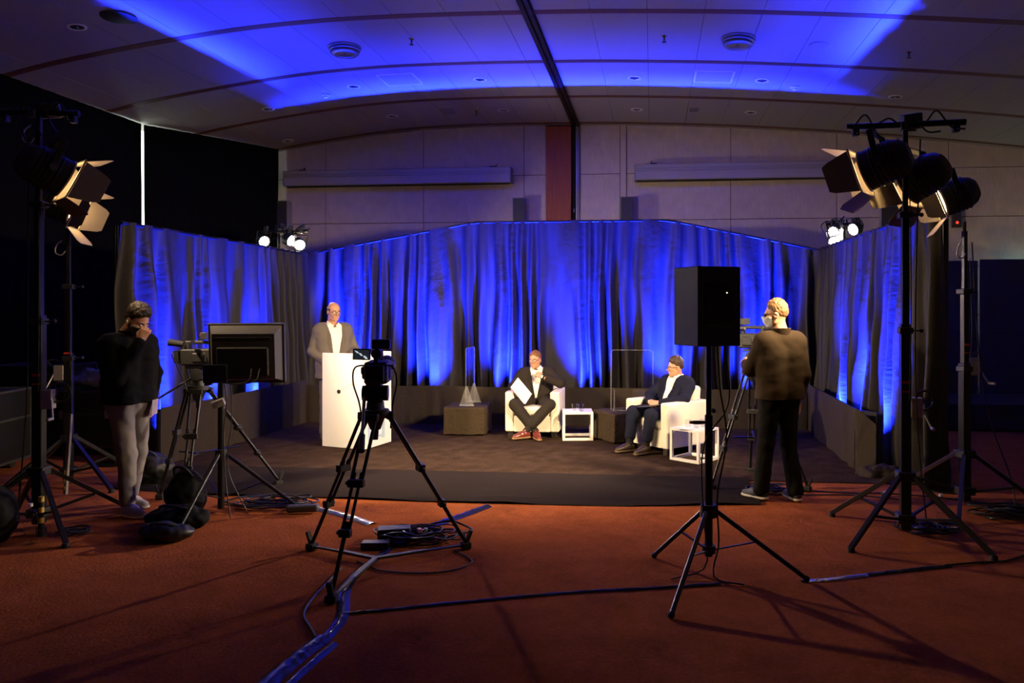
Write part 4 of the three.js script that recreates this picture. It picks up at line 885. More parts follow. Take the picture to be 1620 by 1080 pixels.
{ // man on the other side, head bowed, hand at his mask
  const o = thing('person', 'man in black hoodie and pale jeans, head bowed, hand at his face mask', 'person', [-4.42, 0.0, -6.02], 78 * D);
  const J = standing({ chest: V(0, 1.31, 0.01), neck: V(0, 1.485, 0.02), head: V(0.0, 1.62, 0.085), elR: V(-0.24, 1.15, 0.14), wrR: V(-0.09, 1.46, 0.23), elL: V(0.26, 1.16, 0.0), wrL: V(0.235, 0.90, -0.02), anL: V(0.10, 0.10, -0.10), toeL: V(0.10, 0, 0.1), anR: V(-0.12, 0.10, 0.12), toeR: V(-0.14, 0, 0.32), knR: V(-0.10, 0.50, 0.09), knL: V(0.095, 0.50, -0.01) });
  const { hm } = person(o, J, {
    headYaw: 0, headPitch: 0.55, fat: 1.04, hair: hairDark, hairF: HAIR.short(0.010, 1.3), eyesHidden: false, mask: cloth([0.16, 0.22, 0.26]), shirt: cloth([0.10, 0.09, 0.08]), shirtSleeves: false, jacket: cloth([0.008, 0.008, 0.009]), jacketName: 'hoodie', jacketOpen: false, standCollar: true, neckR: 0.072, hem: -0.04, sleeve: 0.93, wrinkle: 0.012,
    trousers: cloth([0.23, 0.21, 0.20]), legs: 0.95, cuff: 0.93, waist: 0.04, shoes: std([0.55, 0.52, 0.48], 0.6), soles: std([0.62, 0.60, 0.56], 0.6), laces: std([0.6, 0.58, 0.55], 0.7), floor: 0.004,
    handR: { dir: [0.35, 0.88, 0.15], dorsal: [-0.5, 0.3, 0.8], curl: 0.75, thumb: 0.6 }, handL: { dir: [0.0, -0.95, 0.15], dorsal: [0.9, 0.1, 0.2], curl: 0.6, thumb: 0.3 },
  });
  mb(hm).sph([-0.088, -0.002, -0.004], 0.008, 8).cyl([-0.09, -0.004, 0], [-0.088, -0.03, 0.006], 0.003).build('earbud', M.white, o);
  mb().box(0.09, 0.13, 0.004, [0.13, 0.88, 0.14], [0.1, 0.3, 0], 0).build('pass_card', std([0.35, 0.28, 0.42], 0.5), o);
}

// ------------------------------------------------------------------ lamps
function lampAt(o, pos, target) { o.position.set(...pos); o.lookAt(...target); o.updateMatrixWorld(true); return o; }
function fresnel(pos, target, R, label, doors, power, cone = 0.62, pen = 0.95) {
  const o = lampAt(thing('stage_lamp', label, 'stage lamp', [0, 0, 0], 0, 'warm stage lamps'), pos, target);
  const L = R * 2.1;                                           // housing behind the pivot, lens towards +z
  mb().lathe([[0, -L * 0.62], [R * 0.55, -L * 0.62], [R * 0.82, -L * 0.5], [R * 0.98, -L * 0.3], [R, L * 0.38], [R * 1.02, L * 0.4], [R * 0.93, L * 0.4], [R * 0.9, L * 0.2]], undefined, [0, 0, 1], 28).build('housing', M.black, o);
  const fins = mb(); for (let k = 0; k < 5; k++) fins.torus([0, 0, -L * 0.28 + k * L * 0.11], R * 1.005, 0.006, [0, 0, 0], 28); fins.build('cooling_rings', M.blackMetal, o);
  mb().lathe([[R * 0.88, L * 0.40], [R * 1.06, L * 0.40], [R * 1.06, L * 0.44], [R * 0.88, L * 0.44]], undefined, [0, 0, 1], 28).build('front_ring', M.doorMetal, o);
  mb().lathe([[0, L * 0.50], [R * 0.4, L * 0.485], [R * 0.7, L * 0.45], [R * 0.87, L * 0.40], [R * 0.88, L * 0.36], [0, L * 0.36]], undefined, [0, 0, 1], 28).build('lens', M.lens, o, 'glowing warm lens');
  // yoke and clamp
  mb().bar([-R * 1.16, 0, 0], [-R * 1.16, R * 1.55, -0.02], 0.012, 0.045).bar([R * 1.16, 0, 0], [R * 1.16, R * 1.55, -0.02], 0.012, 0.045).bar([-R * 1.16, R * 1.55, -0.02], [R * 1.16, R * 1.55, -0.02], 0.045, 0.012).build('yoke', M.blackMetal, o);
  mb().cyl([-R * 1.24, 0, 0], [-R * 1.0, 0, 0], 0.03).build('pivot_knob', M.black, o); mb().cyl([R * 1.0, 0, 0], [R * 1.26, 0, 0], 0.03).build('pivot_knob', M.black, o);
  // four barn doors hinged on a square frame
  const s = R * 1.1, zf = L * 0.53, names = ['up', 'down', 'left', 'right'];
  mb().box(2 * s, 0.02, 0.012, [0, s, zf]).box(2 * s, 0.02, 0.012, [0, -s, zf]).box(0.02, 2 * s, 0.012, [s, 0, zf]).box(0.02, 2 * s, 0.012, [-s, 0, zf]).build('door_frame', M.doorMetal, o);
  doors.forEach((open, k) => {
    if (open === null) return;
    const len = R * (k < 2 ? 1.25 : 1.35), w0 = s * 0.96, w1 = s * (k < 2 ? 1.25 : 0.72);
    const m = new MB().ext([[-w0, 0], [w0, 0], [w1, len * 0.8], [w1 * 0.8, len], [-w1 * 0.8, len], [-w1, len * 0.8]], 0.003);
    // leaf drawn in x (along hinge) and y (outwards from the lamp): turn y to +z, then fold outwards
    const g = m.geo(); g.applyMatrix4(new THREE.Matrix4().makeRotationX(Math.PI / 2 - open));
    g.translate(0, s, 0); g.applyMatrix4(new THREE.Matrix4().makeRotationZ([0, Math.PI, Math.PI / 2, -Math.PI / 2][k])); g.translate(0, 0, zf + 0.008);
    meshOf('barn_door', g, M.doorMetal, o);
  });
  const p = o.localToWorld(V(0, 0, L * 0.52));
  spot(WARM, power, p.toArray(), target, cone, pen, R * 30);
  return o;
}
const TL = { lectern: [-3.8, 0.7, -9.2], mid: [-1.5, 0.3, -9.8], navy: [0.1, 0.3, -9.0] };
fresnel([1.74, 2.82, -5.96], TL.lectern, 0.155, 'large black stage lamp with barn doors on the tall stand, turned to the lectern', [0.5, 0.35, 0.6, 0.35], KEY * 0.9);
fresnel([2.12, 2.76, -6.22], TL.mid, 0.15, 'black stage lamp on the other end of the tall stand crossbar', [0.3, 0.5, 0.3, 0.5], KEY * 0.9);
fresnel([2.62, 2.70, -6.90], [-3.5, 0.3, -7.9], 0.14, 'stage lamp with brightly lit open barn doors on the shorter stand by the partition', [0.75, 0.55, 0.9, 0.6], KEY * 0.3);
fresnel([-5.60, 2.70, -6.68], TL.navy, 0.15, 'stage lamp with wide golden lit barn doors beside the bright gap', [0.5, 0.55, 0.75, 0.85], KEY * 1.25);
fresnel([-4.66, 2.80, -5.42], TL.mid, 0.15, 'stage lamp above the golden lit one, with thin bright slits between its doors', [0.6, 0.25, 0.3, 0.5], KEY * 0.6, 0.78);

// wind-up lamp stands
function windStand(pos, turn, height, bar, label, opt = {}) {
  const o = thing('lamp_stand', label, 'lamp stand', pos, turn, 'wind-up lamp stands');
  const hub = 0.46, r = opt.r || 0.66;
  mb().box(0.075, height * 0.50, 0.075, [0, 0.05 + height * 0.25, 0], undefined, 0.008).build('outer_mast', M.blackMetal, o);
  mb().box(0.052, height * 0.34, 0.052, [0, height * 0.62, 0], undefined, 0.006).build('middle_mast', M.blackMetal, o);
  mb().box(0.036, height * 0.30, 0.036, [0, height * 0.85, 0], undefined, 0.004).build('inner_mast', M.blackMetal, o);
  for (const y of [hub, 0.14]) mb().box(0.13, 0.07, 0.13, [0, y, 0], undefined, 0.01).build('leg_collar', M.black, o);
  for (const y of [height * 0.5, height * 0.78]) { mb().box(0.10, 0.05, 0.10, [0, y, 0], undefined, 0.01).cyl([0.04, y, 0], [0.11, y, 0.0], 0.008).sph([0.115, y, 0], 0.017, 8).build('locking_collar', M.black, o); }
  for (let k = 0; k < 4; k++) {
    const a = (k + 0.5) * Math.PI / 2 + (opt.twist || 0), c = Math.cos(a), s = Math.sin(a), mat = opt.bright === k ? M.silver : M.blackMetal;
    mb().bar([c * 0.07, hub, s * 0.07], [c * r, 0.03, s * r], 0.032, 0.032).build('leg', mat, o);
    mb().bar([c * 0.07, 0.14, s * 0.07], [c * r * 0.58, hub * 0.46, s * r * 0.58], 0.02, 0.02).build('brace', M.blackMetal, o);
    mb().cyl([c * r, 0.0, s * r], [c * r, 0.035, s * r], 0.028, 0.024).build('rubber_foot', M.rubber, o);
  }
  // winch with drum, crank and label
  const w = opt.winchY || 1.0, sx = opt.winch || 1;
  mb().box(0.085, 0.15, 0.07, [sx * 0.075, w, 0.01], undefined, 0.008).build('winch_box', M.silver, o);
  const wheel = mb().torus([sx * 0.14, w + 0.05, -0.01], 0.075, 0.009, [0, 0.4, 0], 24); for (let k = 0; k < 3; k++) wheel.cyl([sx * 0.14, w + 0.05, -0.01], [sx * 0.14 + Math.cos(k * 2.1) * 0.07, w + 0.05 + Math.sin(k * 2.1) * 0.07, -0.01], 0.006); wheel.build('winch_wheel', M.blackMetal, o);
  mb().cyl([sx * 0.11, w, 0.03], [sx * 0.16, w - 0.14, 0.1], 0.008).cyl([sx * 0.16, w - 0.14, 0.1], [sx * 0.16, w - 0.14, 0.17], 0.012).build('crank', M.silver, o);
  for (const [dy, hh] of [[0.12, 0.012], [0.19, 0.02]]) mb().box(0.058, hh, 0.002, [0, w + dy, 0.039], undefined, 0).build('red_label', M.redLabel, o, 'red warning label');
  mb().tube([[0.02, w + 0.05, 0.04], [0.03, height * 0.6, 0.05], [0.02, height * 0.9, 0.04]], 0.004, 5).build('winch_rope', M.cable, o);
  mb().tube([[-0.05, height - 0.10, 0.02], [-0.09, height - 0.14, 0.03], [-0.10, height - 0.22, 0.03], [-0.05, height - 0.24, 0.03], [-0.02, height - 0.20, 0.03]], 0.007, 6).build('cable_hook', M.silver, o);
  if (bar) {
    mb().cyl([-bar / 2, height, 0], [bar / 2, height, 0], 0.024).build('cross_bar', M.blackMetal, o);
    for (const s of [-1, 1]) mb().box(0.05, 0.09, 0.06, [s * bar * 0.42, height - 0.03, 0], undefined, 0.01).cyl([s * bar * 0.42, height - 0.06, 0.04], [s * bar * 0.42, height - 0.06, 0.09], 0.006).build('clamp', M.black, o);
    for (let k = 0; k < 4; k++) { const c = mb(), x0 = -bar * 0.42 + k * bar * 0.2; c.tube([[x0, height + 0.02, 0.01], [x0 + bar * 0.08, height + 0.10 * rr(0.3, 1), rr(-0.05, 0.05)], [x0 + bar * 0.2, height - rr(0.02, 0.1), 0.03], [x0 + bar * 0.3, height - rr(0.05, 0.22), 0.05]], 0.007, 5).build('lamp_cable', M.cable, o); }
    mb().box(0.16, 0.12, 0.07, [0.05, height + 0.03, -0.04], [0.2, 0.4, 0.1], 0.01).box(0.05, 0.06, 0.03, [-0.02, height - 0.02, 0.06], undefined, 0.004).build('junction_box', M.darkGrey, o);
  } else mb().cyl([0, height - 0.05, 0], [0, height + 0.08, 0], 0.014).build('spigot', M.blackMetal, o);
  if (opt.downCable) mb().tube(opt.downCable, 0.006, 5).build('down_cable', M.cable, o);
  return o;
}
windStand([1.906, 0, -5.976], -5 * D, 3.12, 0.85, 'tall black wind-up lamp stand with crossbar and crank in front of the side drape', { winchY: 0.98, winch: 1, downCable: [[0.1, 3.0, 0.03], [0.07, 2.2, 0.05], [0.06, 1.2, 0.05], [0.09, 0.6, 0.06], [0.13, 0.1, 0.1]] });
windStand([2.704, 0, -6.918], 20 * D, 2.40, 0, 'shorter black wind-up lamp stand with a silver leg by the partition', { winchY: 1.22, winch: 1, bright: 2, downCable: [[0.05, 2.3, 0.03], [0.08, 1.5, 0.06], [0.16, 0.8, 0.1], [0.3, 0.25, 0.2], [0.25, 0.02, 0.3]] });
windStand([-4.76, 0, -5.46], 10 * D, 3.25, 0.6, 'tall black wind-up lamp stand in front of the man in hoodie', { winchY: 1.02, winch: 1, downCable: [[-0.06, 3.1, 0.03], [-0.05, 2.0, 0.05], [-0.06, 1.0, 0.05], [-0.1, 0.1, 0.1]] });
windStand([-5.66, 0, -6.85], 25 * D, 2.48, 0, 'shorter black wind-up lamp stand with striped brace behind the man in hoodie', { winchY: 1.1, winch: -1 });
{ // striped safety strut beside it, leaning
  const o = thing('striped_strut', 'pale strut with yellow and black striped end leaning at the lamp stand', 'strut', [-5.36, 0, -6.45]);
  mb().bar([0.0, 0.02, 0], [0.02, 0.75, -0.04], 0.05, 0.02).build('strut_bar', M.grey, o);
  for (let k = 0; k < 6; k++) mb().bar([0, 0.03 + k * 0.035, 0.011], [0.001, 0.03 + k * 0.035 + 0.033, 0.010], 0.052, 0.003, 0).build('stripe', k % 2 ? M.hazard : M.black, o);
}
// white lamp clusters above the drape corners
function ledPar(parent, pos, target, wide) {
  const o = new THREE.Group(); o.name = 'lamp_head'; parent.add(o); o.position.set(...pos); parent.updateMatrixWorld(true); o.lookAt(...target); o.updateMatrixWorld(true);
  mb().lathe([[0, -0.11], [0.06, -0.11], [0.10, -0.06], [0.105, 0.05], [0.095, 0.05], [0.095, 0.03], [0, 0.03]], undefined, [0, 0, 1], 20).build('lamp_can', M.black, o);
  const m = mb(); for (const [n, R] of [[1, 0], [6, 0.033], [12, 0.068]]) for (let k = 0; k < n; k++) m.cyl([Math.cos(k / n * 6.283) * R, Math.sin(k / n * 6.283) * R, 0.03], [Math.cos(k / n * 6.283) * R, Math.sin(k / n * 6.283) * R, 0.046], 0.016, 0.017, 10);
  m.build('led_cluster', M.led, o, 'glowing white LED cluster');
  mb().bar([-0.115, 0, 0], [-0.115, 0.16, 0], 0.006, 0.03).bar([0.115, 0, 0], [0.115, 0.16, 0], 0.006, 0.03).bar([-0.115, 0.16, 0], [0.115, 0.16, 0], 0.03, 0.006).build('bracket', M.blackMetal, o);
  const p = o.localToWorld(V(0, 0, 0.06));
  spot(COLD, BACKLIGHT * (wide ? 0.85 : 1), p.toArray(), target, wide || 0.295, wide ? 1 : 0.9, 4);
}
function parTree(pos, heads, label) {
  const o = thing('pixel_lamp_stand', label, 'lamp stand', pos, 0, 'white lamp clusters behind the drapes');
  mb().cyl([0, 0.3, 0], [0, 2.95, 0], 0.022).build('pole', M.blackMetal, o);
  for (let k = 0; k < 3; k++) { const a = k * 2.094 + 0.5; mb().bar([0, 0.5, 0], [Math.cos(a) * 0.45, 0.02, Math.sin(a) * 0.45], 0.025, 0.025).build('leg', M.blackMetal, o); }
  const xs = heads.map(h => h[0][0]);
  mb().cyl([Math.min(...xs) - 0.1, 2.98, 0], [Math.max(...xs) + 0.1, 2.98, 0], 0.022).build('cross_bar', M.blackMetal, o);
  for (const [p, t, w] of heads) ledPar(o, p, t, w);
  for (let k = 0; k < 7; k++) { const c = mb(), x = lerp(Math.min(...xs) - 0.1, Math.max(...xs) + 0.1, rnd()); c.tube([[x, 3.0, 0], [x + rr(-0.1, 0.1), 3.02 + rr(0, 0.10), rr(-0.08, 0.08)], [x + rr(-0.15, 0.15), 2.95, rr(-0.08, 0.08)], [x + rr(-0.1, 0.1), 2.86, rr(-0.1, 0)]], 0.009, 5).build('lamp_cable', M.cable, o); }
  for (const x of xs) mb().box(0.06, 0.12, 0.06, [x, 3.0, 0], undefined, 0.01).sph([x + 0.03, 3.05, 0.02], 0.03, 8).build('clamp', M.darkGrey, o);
}
parTree([-6.15, 0, -11.98], [[[-0.22, 2.82, 0.10], [1.5, 0, -7.0]], [[0.20, 2.84, 0.05], [3.5, -0.8, -10.5], 1.2], [[0.40, 2.76, 0.10], [-1.2, 0, -7.2]]], 'cluster of three white LED lamps above the drape corner by the black drape');
parTree([2.88, 0, -11.75], [[[-0.17, 2.86, 0.10], [-2.4, 0, -7.0]], [[-0.18, 2.71, 0.16], [-0.6, 0, -7.0]], [[0.12, 2.90, 0.08], [-3.9, 0, -7.0]]], 'cluster of three white LED lamps above the drape corner by the tall lamp stand');

// ------------------------------------------------------------------ cameras, monitor, loudspeaker
function tripod(center, feet, hubY, label, spreader) {
  const o = thing('camera_tripod', label, 'tripod', [center[0], 0, center[1]], 0, 'camera tripods');
  const R = (a, b, t) => vlerp(A3(a), A3(b), t);
  feet.forEach(([fx, fz], k) => {
    const x = fx - center[0], z = fz - center[1], l = Math.hypot(x, z), nx = -z / l, nz = x / l;
    const top = V(x / l * 0.09, hubY, z / l * 0.09), foot = V(x, 0.05, z);
    const off = (p, s) => p.clone().add(V(nx * s, 0, nz * s));
    const kn = R(top, foot, 0.40), k2 = R(top, foot, 0.68);
    const leg = mb(); for (const s of [-1, 1]) { leg.cyl(off(top, s * 0.038), off(kn, s * 0.034), 0.0125, 0.0125, 8); leg.cyl(off(R(top, foot, 0.34), s * 0.022), off(k2, s * 0.022), 0.011, 0.011, 8); }
    leg.cyl(R(top, foot, 0.62), foot, 0.015, 0.013, 8);
    const lg = leg.build('leg', M.blackMetal, o);
    for (const [p, w] of [[top, 0.11], [kn, 0.105], [k2, 0.075]]) mb().bar(off(p, -w / 2), off(p, w / 2), 0.045, 0.05, 0.006).sph(off(p, w / 2 + 0.006), 0.014, 8).build('leg_bracket', M.black, lg);
    mb().box(0.07, 0.05, 0.07, [foot.x, 0.028, foot.z], [0, Math.atan2(x, z), 0], 0.012).bar([foot.x, 0.03, foot.z], [foot.x + x / l * 0.04, 0.13, foot.z + z / l * 0.04], 0.035, 0.02).build('foot', M.rubber, lg);
    if (spreader) mb().bar([0, 0.035, 0], [x * 0.55, 0.035, z * 0.55], 0.035, 0.018).bar([x * 0.5, 0.035, z * 0.5], [x * 0.97, 0.03, z * 0.97], 0.025, 0.014).build('spreader_arm', M.darkGrey, o);
    else mb().bar([0, hubY * 0.42, 0], [x * 0.5, hubY * 0.44, z * 0.5], 0.02, 0.014).build('spreader_arm', M.blackMetal, o);
  });
  mb().lathe([[0, hubY - 0.09], [0.035, hubY - 0.09], [0.06, hubY - 0.02], [0.09, hubY + 0.01], [0.09, hubY + 0.045], [0, hubY + 0.05]], undefined, undefined, 20).build('bowl', M.black, o);
  mb().cyl([0, hubY - 0.16, 0], [0, hubY - 0.06, 0], 0.018, 0.024).build('bowl_clamp', M.black, o);
  return o;
}
function fluidHead(o, y, turn, handle) {                     // pan and tilt head, part of the tripod
  const h = new THREE.Group(); h.name = 'fluid_head'; h.position.set(0, y, 0); h.rotation.y = turn; o.add(h);
  mb().cyl([0, 0, 0], [0, 0.05, 0], 0.062, 0.055, 18).box(0.11, 0.10, 0.10, [0, 0.10, 0], undefined, 0.02).cyl([-0.085, 0.11, 0], [0.085, 0.11, 0], 0.052, 0.052, 18).box(0.10, 0.025, 0.2, [0, 0.175, 0], undefined, 0.006).build('head_block', M.black, h);
  mb().cyl([0.07, 0.10, -0.02], handle, 0.011, 0.010, 8).build('pan_arm', M.darkGrey, h);
  const e = A3(handle), s = V(0.07, 0.10, -0.02), d = e.clone().sub(s).normalize();
  mb().cyl(e.clone().addScaledVector(d, -0.02), e.clone().addScaledVector(d, 0.13), 0.019, 0.019, 10).build('pan_grip', M.rubber, h);
  return h;
}
function camcorder(pos, turn, label, opt = {}) {              // lens towards +z
  const o = thing('video_camera', label, 'video camera', pos, turn, 'video cameras');
  mb().box(0.15, 0.145, 0.27, [0, 0.075, 0], undefined, 0.015).box(0.19, 0.09, 0.12, [0.01, 0.07, 0.02], undefined, 0.015).box(0.12, 0.11, 0.06, [0, 0.075, -0.16], undefined, 0.01).build('camera_body', M.black, o);
  mb().lathe([[0, 0.13], [0.05, 0.13], [0.052, 0.20], [0.045, 0.22], [0.050, 0.28], [0.047, 0.33], [0.062, 0.35], [0.066, 0.41], [0.058, 0.41], [0.05, 0.36], [0, 0.355]], [0, 0.095, 0], [0, 0, 1], 20).build('lens_barrel', M.blackGloss, o);
  mb().torus([0, 0.095, 0.235], 0.051, 0.004, [0, 0, 0], 20).torus([0, 0.095, 0.30], 0.05, 0.004, [0, 0, 0], 20).build('focus_ring', M.darkGrey, o);
  mb().bar([0, 0.205, -0.11], [0, 0.205, 0.14], 0.032, 0.03, 0.01).bar([0, 0.14, -0.10], [0, 0.205, -0.09], 0.03, 0.03).bar([0, 0.14, 0.13], [0, 0.205, 0.12], 0.03, 0.03).build('top_handle', M.black, o);
  mb().cyl([0.085, 0.195, 0.05], [0.085, 0.195, 0.27], 0.014, 0.016, 10).build('microphone', M.darkGrey, o);
  mb().cyl([-0.02, 0.19, -0.12], [-0.02, 0.21, -0.24], 0.026, 0.032, 12).build('viewfinder', M.rubber, o);
  const lcd = mb().box(0.115, 0.075, 0.012, opt.lcd || [-0.13, 0.19, -0.02], opt.lcdRot || [0, 0, 0], 0.003).build('side_screen', M.blackGloss, o);
  if (opt.lcdOn) { const p = opt.lcd; mb().box(0.10, 0.06, 0.002, [p[0], p[1], p[2] - 0.007], opt.lcdRot, 0).build('lit_display', opt.lcdOn, lcd); }
  const t = mb().box(0.12, 0.065, 0.05, opt.top || [0.0, 0.26, 0.0], undefined, 0.006); t.cyl([0, 0.215, 0.0], [0, 0.235, 0.0], 0.008).build('wireless_receiver', M.black, o);
  if (opt.tally) mb().box(0.05, 0.016, 0.003, [(opt.top || [0, 0, 0])[0] - 0.02 * (opt.tallySide || 1), (opt.top || [0, 0.26, 0])[1] + 0.012, (opt.top || [0, 0, 0])[2] - 0.027], undefined, 0).build('tally_light', M.redLed, o, 'red tally light');
  for (const s of [-1, 1]) mb().tube([[s * 0.05, 0.13, -0.14], [s * 0.12, 0.12, -0.19], [s * 0.14, 0.02, -0.15], [s * 0.11, -0.12, -0.1], [s * 0.09, -0.3, -0.06]], 0.006, 5).build('camera_cable', M.cable, o);
  mb().box(0.03, 0.05, 0.10, [0.085, 0.09, -0.05], undefined, 0.008).build('side_grip', M.darkGrey, o); mb().cyl([-0.07, 0.10, 0.05], [-0.095, 0.10, 0.05], 0.016).build('side_dial', M.darkGrey, o);
  return o;
}
const lcdTex = (() => { const c = document.createElement('canvas'); c.width = 128; c.height = 80; const g = c.getContext('2d'); g.fillStyle = '#20262c'; g.fillRect(0, 0, 128, 80); g.fillStyle = '#cfd8dc'; for (let i = 0; i < 22; i++) g.fillRect(6 + (i * 37) % 108, 6 + (i * 23) % 66, 6 + (i * 7) % 16, 4 + (i % 3) * 3); const t = new THREE.CanvasTexture(c); t.colorSpace = THREE.SRGBColorSpace; return t; })();
const lcdMat = new THREE.MeshStandardMaterial({ color: 0x000000, emissive: 0xffffff, emissiveMap: lcdTex, emissiveIntensity: 0.9, roughness: 0.4 });
const faceTo = (x0, z0, x1, z1) => Math.atan2(x1 - x0, z1 - z0);
{ // tripod and camera in front of the stage
  const t = tripod([-1.87, -4.98], [[-2.42, -5.20], [-1.876, -4.29], [-1.335, -5.34]], 1.0, 'tall camera tripod on floor spreader in front of the lectern', true);
  const a = faceTo(-1.9, -4.98, -3.0, -10);
  fluidHead(t, 1.045, a, [0.02, -0.12, -0.42]);
  camcorder([-1.85, 1.225, -4.98], a, 'black video camera with glowing side display, turned towards the lectern', { lcd: [0.105, 0.195, -0.03], lcdRot: [0, 0.15, 0.04], lcdOn: lcdMat, top: [-0.02, 0.262, 0] });
}
{
  const t = tripod([-4.10, -6.50], [[-4.42, -6.43], [-3.93, -6.02], [-3.62, -7.05]], 0.98, 'camera tripod behind the monitor stand', false);
  const a = faceTo(-4.10, -6.5, -1.2, -7.6);
  fluidHead(t, 1.02, a, [-0.02, -0.15, -0.40]);
  camcorder([-4.10, 1.212, -6.50], a, 'black video camera with red tally light beside the big monitor', { tally: true, top: [0.0, 0.262, 0.05] });
}
{
  const t = tripod([0.99, -7.55], [[0.56, -7.30], [1.02, -8.1], [1.45, -7.32]], 1.10, 'camera tripod in front of the operator with sunglasses', false);
  const a = faceTo(0.99, -7.55, -1.6, -9.8);
  fluidHead(t, 1.14, a, [0.02, -0.10, -0.36]);
  camcorder([0.99, 1.332, -7.55], a, 'black video camera worked by the operator with sunglasses', { top: [0.02, 0.262, 0.10] });
}
{ // monitor on stand, seen from behind
  const s = thing('monitor_stand', 'black tripod stand carrying the big monitor', 'stand', [-3.62, 0, -6.06]);
  mb().cyl([0, 0.04, 0], [0, 1.25, 0], 0.027).build('pole', M.blackMetal, s);
  mb().cyl([0, 0.46, 0], [0, 0.54, 0], 0.05).build('leg_collar', M.black, s);
  for (const [x, z] of [[0.07, 0.73], [0.64, -0.13], [-0.52, -0.42]]) { mb().cyl([x * 0.06, 0.5, z * 0.06], [x, 0.02, z], 0.015).build('leg', M.blackMetal, s); mb().bar([x * 0.05, 0.14, z * 0.05], [x * 0.52, 0.255, z * 0.52], 0.018, 0.01).build('brace', M.blackMetal, s); mb().sph([x, 0.02, z], 0.02, 8).build('rubber_foot', M.rubber, s); }
  mb().box(0.10, 0.06, 0.05, [0, 0.93, 0.04], [0.2, 0.4, 0.3], 0.005).build('power_adapter', M.grey, s);
  mb().tube([[0.05, 1.15, 0.05], [0.09, 0.95, 0.07], [0.06, 0.7, 0.06], [0.10, 0.3, 0.1], [0.2, 0.02, 0.2]], 0.005, 5).tube([[0.12, 1.15, 0.05], [0.14, 0.8, 0.08], [0.12, 0.4, 0.1], [0.3, 0.02, 0.1]], 0.004, 5).build('hanging_cables', M.cable, s);
  const o = thing('monitor', 'big black confidence monitor seen from behind, beside the lectern', 'monitor', [-3.33, 1.09, -5.93], 12 * D + Math.PI); o.scale.setScalar(0.92);
  mb().box(0.66, 0.54, 0.05, [0, 0.29, 0.06], [-0.08, 0, 0], 0.01).build('screen_frame', M.black, o);
  const back = new MB(); back.add(new THREE.BufferGeometry().copy((() => { const g = new THREE.BoxGeometry(0.62, 0.50, 0.09); const p = g.attributes.position; for (let i = 0; i < p.count; i++) if (p.getZ(i) < 0) { p.setX(i, p.getX(i) * 0.86); p.setY(i, p.getY(i) * 0.80 - 0.015); } g.computeVertexNormals(); return g; })()), mtx([0, 0.285, -0.01], [-0.08, 0, 0]));
  back.build('rear_shell', M.shell, o);
  mb().box(0.48, 0.02, 0.02, [-0.0, 0.425, -0.066], [-0.08, 0, 0], 0.004).build('vent_ledge', M.blackGloss, o);
  mb().box(0.44, 0.26, 0.05, [0, 0.22, -0.07], [-0.08, 0, 0], 0.015).build('connector_housing', M.black, o);
  mb().box(0.20, 0.16, 0.04, [0.22, 0.12, -0.11], undefined, 0.006).bar([0.28, 0.02, -0.10], [0.28, 0.2, -0.10], 0.06, 0.04).build('mounting_plate', M.blackMetal, o);
  mb().box(0.62, 0.48, 0.004, [0, 0.29, 0.087], [-0.08, 0, 0], 0).build('screen', M.blackGloss, o);
  for (let k = 0; k < 2; k++) mb().tube([[-0.15 + k * 0.07, 0.16, -0.1], [-0.13 + k * 0.06, 0.06, -0.14], [0.0 + k * 0.04, 0.03, -0.13], [0.2, 0.05, -0.12]], 0.005, 5).build('signal_cable', M.cable, o);
}
